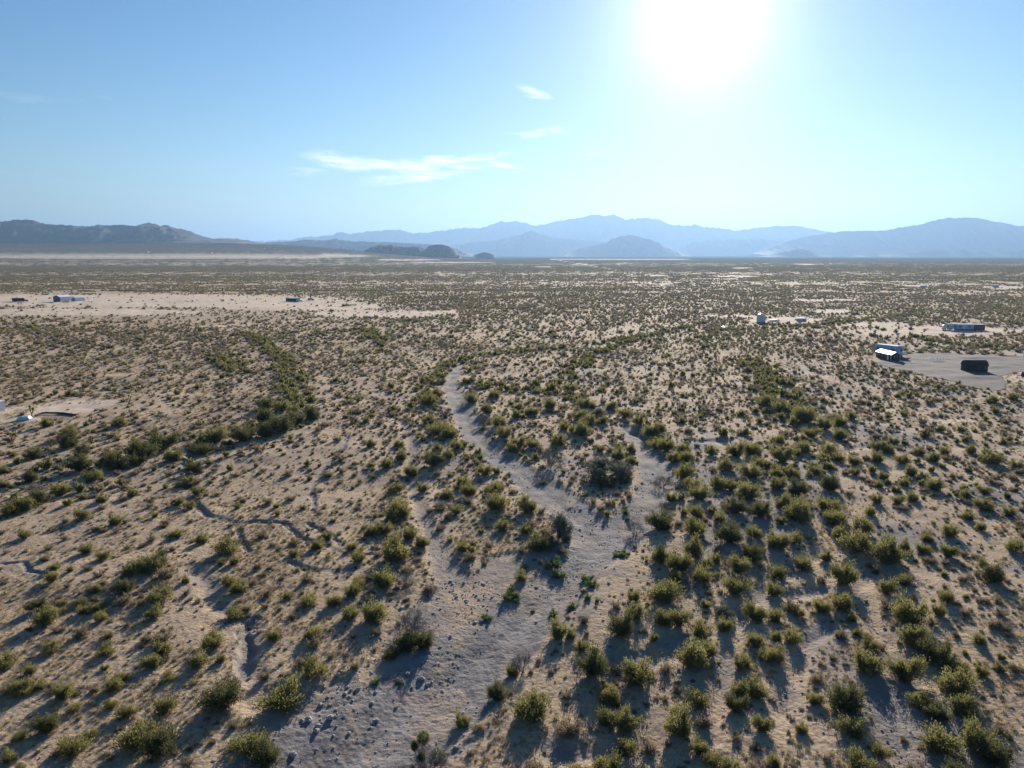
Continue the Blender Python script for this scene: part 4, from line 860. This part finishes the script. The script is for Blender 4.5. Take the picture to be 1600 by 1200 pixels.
# compound on the far pad
def container(px, py, rz, L1, L2, label):
    o = site('mobile_home', px, py, rz, label, 'mobile home'); W = 3.4; MB().box(-L1, 0, 0, W, .35, 2.75).done('front_wall', M_BLUEW, o); MB().box(.005, L2, .002, W - .002, .3, 2.74).done('annex', M_RUST, o)
    MB().box(-L1 - .2, L2 + .15, -.2, W + .2, 2.78, 2.9).done('roof', M_WHITE, o); MB().box(-L1, L2, .15, W - .15, 0, .29).done('skirting', M_ROOFD, o)
    for x in (-L1 * .8, -L1 * .25): window(o, x, 0, 1.2, 1.0, .8, 'y-')
    d = MB().box(-L1 * .55 - .45, -L1 * .55 + .45, -.05, 0, .4, 2.35).done('door', M_TRIM, o); MB().box(-L1 * .55 + .3, -L1 * .55 + .36, -.1, -.05, 1.3, 1.4).done('handle', M_BLK, d)
container(1521, 516.5, math.radians(-6), 8.2, 5.4, 'long pale blue mobile home with a red-brown end on the far sandy pad')
travel_trailer(1494, 515.5, math.radians(96), .95, 'white travel trailer left of the long mobile home on the far sandy pad', M_GREYW, 6.2)
travel_trailer(1484, 515, math.radians(80), .78, 'small white camper at the left end of the far sandy pad', M_WHITE, 4.6)
# round white water tank on legs / dome and neighbours
def silo():
    o = site('round_tank', 1189, 503.5, 0, 'round white tank with a domed top, taller than anything near it', 'tank'); o.scale = (1.4, 1.4, 1.12); r = 1.75
    MB().cyl((0, 0, 1.9), r, 3.2, 'z', 28).done('body', M_GREYW, o, smooth=False); bm = bmesh.new(); bmesh.ops.create_uvsphere(bm, u_segments=28, v_segments=12, radius=r + .04)
    bmesh.ops.delete(bm, geom=[v for v in bm.verts if v.co.z < -.05], context='VERTS'); me = bpy.data.meshes.new('dome'); bm.to_mesh(me); bm.free(); me.materials.append(M_WHITE); link('dome', me, o, (0, 0, 3.45)).scale = (1, 1, .72)
    MB().box(-r - .15, r + .15, -r - .15, r + .15, 0, .3).done('base', M_ROOFD, o); MB().cyl((0, 0, 4.75), .25, .25, 'z').done('hatch', M_TRIM, o)
silo()
travel_trailer(1259, 504.5, math.radians(86), .9, 'pale blue camper at the right end of the strip behind the round tank', M_BLUEW, 5.6)
pickup(1203, 503.5, math.radians(-80), 'small white car right of the round white tank', M_WHITE, kind='parked_car', cat='car', suv=True)
def box_unit(name, px, py, rz, L_, W, Hh_, wallm, roofm, label, cat, gable=0):
    o = site(name, px, py, rz, label, cat)
    if gable:
        MB().prism(gable_prof(W, Hh_, Hh_ + gable), 0, L_).done('wall', wallm, o); MB().prism([(-W / 2 - .3, Hh_ - .15), (0, Hh_ + gable + .03), (W / 2 + .3, Hh_ - .15), (W / 2 + .3, Hh_), (0, Hh_ + gable + .18), (-W / 2 - .3, Hh_)], -.3, L_ + .3).done('roof', roofm, o)
    else:
        MB().box(-W / 2, W / 2, 0, L_, .1, Hh_).done('wall', wallm, o); MB().box(-W / 2 - .15, W / 2 + .15, -.15, L_ + .15, Hh_ + .01, Hh_ + .14).done('roof', roofm, o)
    dw = min(.5, W * .3); dh = min(2.1, Hh_ - .15); d = MB().box(-dw, dw, -.05, 0, .12, dh).done('door', M_TRIM, o); MB().box(dw * .7, dw * .8, -.1, -.05, dh * .5, dh * .55).done('handle', M_BLK, d); return o
box_unit('white_cabin', 1130.5, 515, 0, 1.3, 1.2, 1.3, M_WHITE, M_WHITE, 'tiny white hut alone in the scrub left of and nearer than the round tank', 'hut')
# left compound
def barn(px, py, rz, W, Ln, wl, rg, endm, sidem, label, name='barn'):
    o = site(name, px, py, rz, label, 'barn'); MB().prism(gable_prof(W, wl, rg), 0, Ln).done('wall', sidem, o); MB().prism([(u * .998, z * .998 + .01) for u, z in gable_prof(W, wl, rg)], -.06, -.003).done('end_wall', endm, o)
    e = .3; MB().prism([(-W / 2 - e, wl - .15), (0, rg + .04), (W / 2 + e, wl - .15), (W / 2 + e, wl), (0, rg + .2), (-W / 2 - e, wl)], -.35, Ln + .35).done('roof', M_WHITE, o)
    d = MB().box(-W * .22, W * .22, -.13, -.07, .05, wl * .8).done('door', M_GLASS, o); return o
barn(89, 471.2, math.radians(-14), 7.0, 11, 3.6, 5.0, M_BLUE, M_GREYW, 'blue-ended metal barn with pale roof, biggest building at the far left')
def quonset():
    o = site('arched_shed', 115, 471.2, math.radians(-24), 'white arched shed with its shaded end coloured blue-grey right of the blue-ended barn', 'shed'); pr = [(2.6 * math.cos(t), .8 + 2.6 * math.sin(t)) for t in np.linspace(0, PI, 15)]
    MB().prism([(2.6, 0)] + pr + [(-2.6, 0)], 0, 8.2).done('shell', M_WHITE, o); MB().prism([(u * .98, z * .98 + .01) for u, z in [(2.6, 0)] + pr + [(-2.6, 0)]], -.08, -.003).done('end_wall', M_BLUEW, o); MB().box(-.9, .9, -.15, -.09, .05, 2.3).done('door', M_BLUE, o)  # end wall of the white shed coloured pale blue for the shade on it
quonset()
pickup(99, 472.8, math.radians(-95), 'white pickup parked in front of the blue-ended barn', M_SILV)
box_unit('dark_cabin', 20, 471.5, math.radians(-72), 8.5, 3.0, 2.5, M_BLACK, M_WHITE, 'dark cabin with a flat white roof at the far left', 'cabin')
pickup(34, 472, math.radians(-80), 'dark truck parked at the right end of the dark cabin', M_CAR)
box_unit('green_cabin', 447, 470.8, math.radians(-82), 11.5, 2.8, 2.5, worn('green_grey_siding', (.045, .06, .065), .3), M_GREYW, 'long dark green-grey trailer house on the pale sand left of centre', 'trailer house')
pickup(464, 471.3, math.radians(-100), 'white van at the right end of the dark green-grey trailer house', M_WHITE, kind='parked_van', cat='van', suv=True)
pickup(481, 469.8, math.radians(-70), 'brown car right of the white van on the pale sand', M_RUST, kind='parked_car', cat='car', suv=True)
box_unit('white_cabin', -34, 649, math.radians(-15), 6, 2.6, 2.4, M_WHITE, M_WHITE, 'white cabin corner at the left edge above the pale blue tarp', 'cabin')
def tarp():
    o = site('tarp_cover', 38, 655.5, math.radians(10), 'pale blue tarp over a low pile beside the forked yucca', 'tarp'); n = 22; xs = np.linspace(-1.55, 1.55, n); ys = np.linspace(-1.0, 1.0, 14); X_, Y_ = np.meshgrid(xs, ys)
    r_ = np.maximum(np.abs(X_) / 1.55, np.abs(Y_) / 1.0); Z_ = .72 * (1 - ss(.62, 1.0, r_)) + .10 * (fbm(X_ * 3, Y_ * 3, 2, 7) - .5) * (r_ < .95) + .06 * X_ + .02
    idx = np.arange(Z_.size).reshape(Z_.shape); q = np.stack([idx[:-1, :-1], idx[:-1, 1:], idx[1:, 1:], idx[1:, :-1]], -1).reshape(-1, 4); link('cover', np_mesh('cover', np.stack([X_, Y_, Z_], -1).reshape(-1, 3), q, [M_TARP], False), o)
    MB().box(-1.2, 1.2, -.7, .7, .02, .5).done('pile', M_BLACK, o)
tarp()
def hose():
    q = Quads(); pts = []
    for px, py in ((55, 650.5), (62, 648), (70, 646.3), (80, 647.2), (90, 647.6), (100, 648.6), (110, 649.6), (118, 650.6)):
        x_, y_ = G(px, py); pts.append((x_, y_, tz(x_, y_) + .28))
    q.tubes(pts[:-1], pts[1:], [.22] * 7, [.22] * 7); q.tubes(pts[:-1], pts[1:], [.3] * 7, [.3] * 7)
    props(link('drain_hose', q.mesh('drain_hose', [M_BLK])), 'curved black hose lying on the sand right of the forked yucca', 'hose')
hose()
# town specks on the far slopes
for i, (px, py, d, s, lab) in enumerate(((240, 386.2, 4030, 0.62, 'white building on the far left slope under the mesas'), (337, 387.5, 3906, 0.81, 'white building on the far slope right of the first one'), (420, 388.5, 4464, 0.68, 'white building far out, left of the small town'),
        (436, 388.8, 4588, .56, 'paler building just right of the far white one'), (536, 386.5, 5890, 1.36, 'largest white building of the small town left of the buttes'), (548, 387.2, 5890, 0.99, 'second white building of the small town'), (560, 387.4, 6014, 0.81, 'right end building of the small town'), (1538, 403.3, 3720, 0.87, 'pale building far out at the foot of the right mountain'),
        (1553, 446.5, 860, .36, 'bluish trailer on the thin pale strip at the far right'), (1440, 447.6, 850, .32, 'small pale trailer on the thin pale strip left of the bluish one'))):
    x_ = (px - 800) / F * d * 1.0; z_ = float(terrain(np.array([x_]), np.array([float(d)]))[0])
    o = props(empty('distant_building', (x_, d, z_), .2 * i), lab, 'building', 'far white buildings'); MB().prism(gable_prof(12 * s, 5 * s, 7 * s), 0, 22 * s if d > 1000 else 14 * s).done('wall', M_WHITE if d > 1000 else M_BLUEW, o)
    MB().prism([(-6.4 * s, 5 * s), (0, 7.2 * s), (6.4 * s, 5 * s), (0, 7.6 * s)], -.5, 22.5 * s if d > 1000 else 14.5 * s).done('roof', M_WHITE, o)

# ------------------------------------------------------------------ labels that single out each plant
MARKS = [(948, 740, 'the widest grey-green shrub in the wash fork'), (650, 985, 'the bare shrub with the longest shadow'), (870, 835, 'the tall grey shrub between the wash arms'), (992, 828, 'the thin bare shrub above the main channel'),
    (1035, 752, 'the pale bare shrub at the wash bend'), (1387, 558, 'the long brown shed'), (1526, 577, 'the black shed'), (500, 1122, 'the rock pile'), (660, 1190, 'the bare shrub with dark clumps'), (50, 645, 'the forked yucca'),
    (372, 816, 'the fork of the winding gully'), (388, 1020, 'the deep pocket of the gully'), (320, 925, 'the silt patch at the gully end'), (735, 620, 'the grey shrub on the narrow upper wash'), (865, 728, 'the low brown-grey bare shrub'), (1138, 1060, 'the sandy lane'),
    (1390, 1110, 'the gravel strip'), (1355, 950, 'the upper gravel strip'), (58, 768, 'the bare shrub with a dark top'), (940, 650, 'the round blue-grey shrub'), (585, 866, 'the lower end of the winding gully'), (300, 702, 'the top of the winding gully'),
    (0, 1200, 'the bottom left corner'), (1600, 1200, 'the bottom right corner'), (1600, 900, 'the middle of the right edge'), (0, 950, 'the middle of the left edge'), (765, 955, 'the weed clump on the channel edge'), (920, 915, 'the pair of weed clumps'),
    (640, 760, 'the stony side channel'), (840, 700, 'the head of the left wash arm'), (975, 668, 'the head of the right wash arm'), (1350, 697, 'the little gravel patch'), (143, 692, 'the small spiky yucca'), (1130, 960, 'the thin grey shrub above the sandy lane'),
    (815, 1040, 'the grey shrub on the right bank'), (1000, 1035, 'the bare sand patch'), (900, 1170, 'the pale sand patch'), (1220, 1110, 'the speckled gravel bed'), (200, 1000, 'the smooth sand of the lower left'), (120, 1100, 'the pale slope of the lower left'),
    (490, 780, 'the thin drain on the golden slope'), (1480, 1010, 'the long thicket beside the gravel strip'), (1560, 700, 'the upper right slope'), (1270, 800, 'the densest thicket'), (700, 870, 'the pale gravel ribbon')]
ORD = 'nearest second third fourth fifth sixth seventh eighth ninth tenth eleventh twelfth thirteenth fourteenth fifteenth sixteenth seventeenth eighteenth nineteenth twentieth'.split()
def label_kind(kind, words):
    items = [c for c in CREATED if c[4] == kind and not c[0].get('label')]
    if not items: return
    best = [None] * len(items)
    for mi, (mx_, my_, ph) in enumerate(MARKS):
        sect = {}
        for i, (o, px, py, wp, kd) in enumerate(items):
            dx, dy = px - mx_, py - wp * .25 - my_
            sct = ('left of' if dx < 0 else 'right of') if abs(dx) > abs(dy) else ('above' if dy < 0 else 'below'); sect.setdefault(sct, []).append((math.hypot(dx, dy), i))
        for sct, l in sect.items():
            for r, (d, i) in enumerate(sorted(l)):
                if best[i] is None or (r + d / 60, ) < (best[i][0], ): best[i] = (r + d / 60, r, sct, ph, mi)
    used = {}
    for (o, px, py, wp, kd), (sc_, r, sct, ph, mi) in zip(items, best):
        size = ('small', 'middling', 'large')[(wp > 30) + (wp > 45)] if kind == 'creosote_bush' else ('little' if wp < 15 else 'low')
        rank = 'nearest' if r == 0 else (ORD[r] if r < len(ORD) else 'number %d' % (r + 1)) + ' nearest'
        o['label'] = '%s %s, %s %s %s' % (size, words, rank, sct, ph)
label_kind('creosote_bush', 'olive creosote bush'); label_kind('bursage_shrub', 'grey-tan shrub'); label_kind('weed_clump', 'fresh green weed clump')
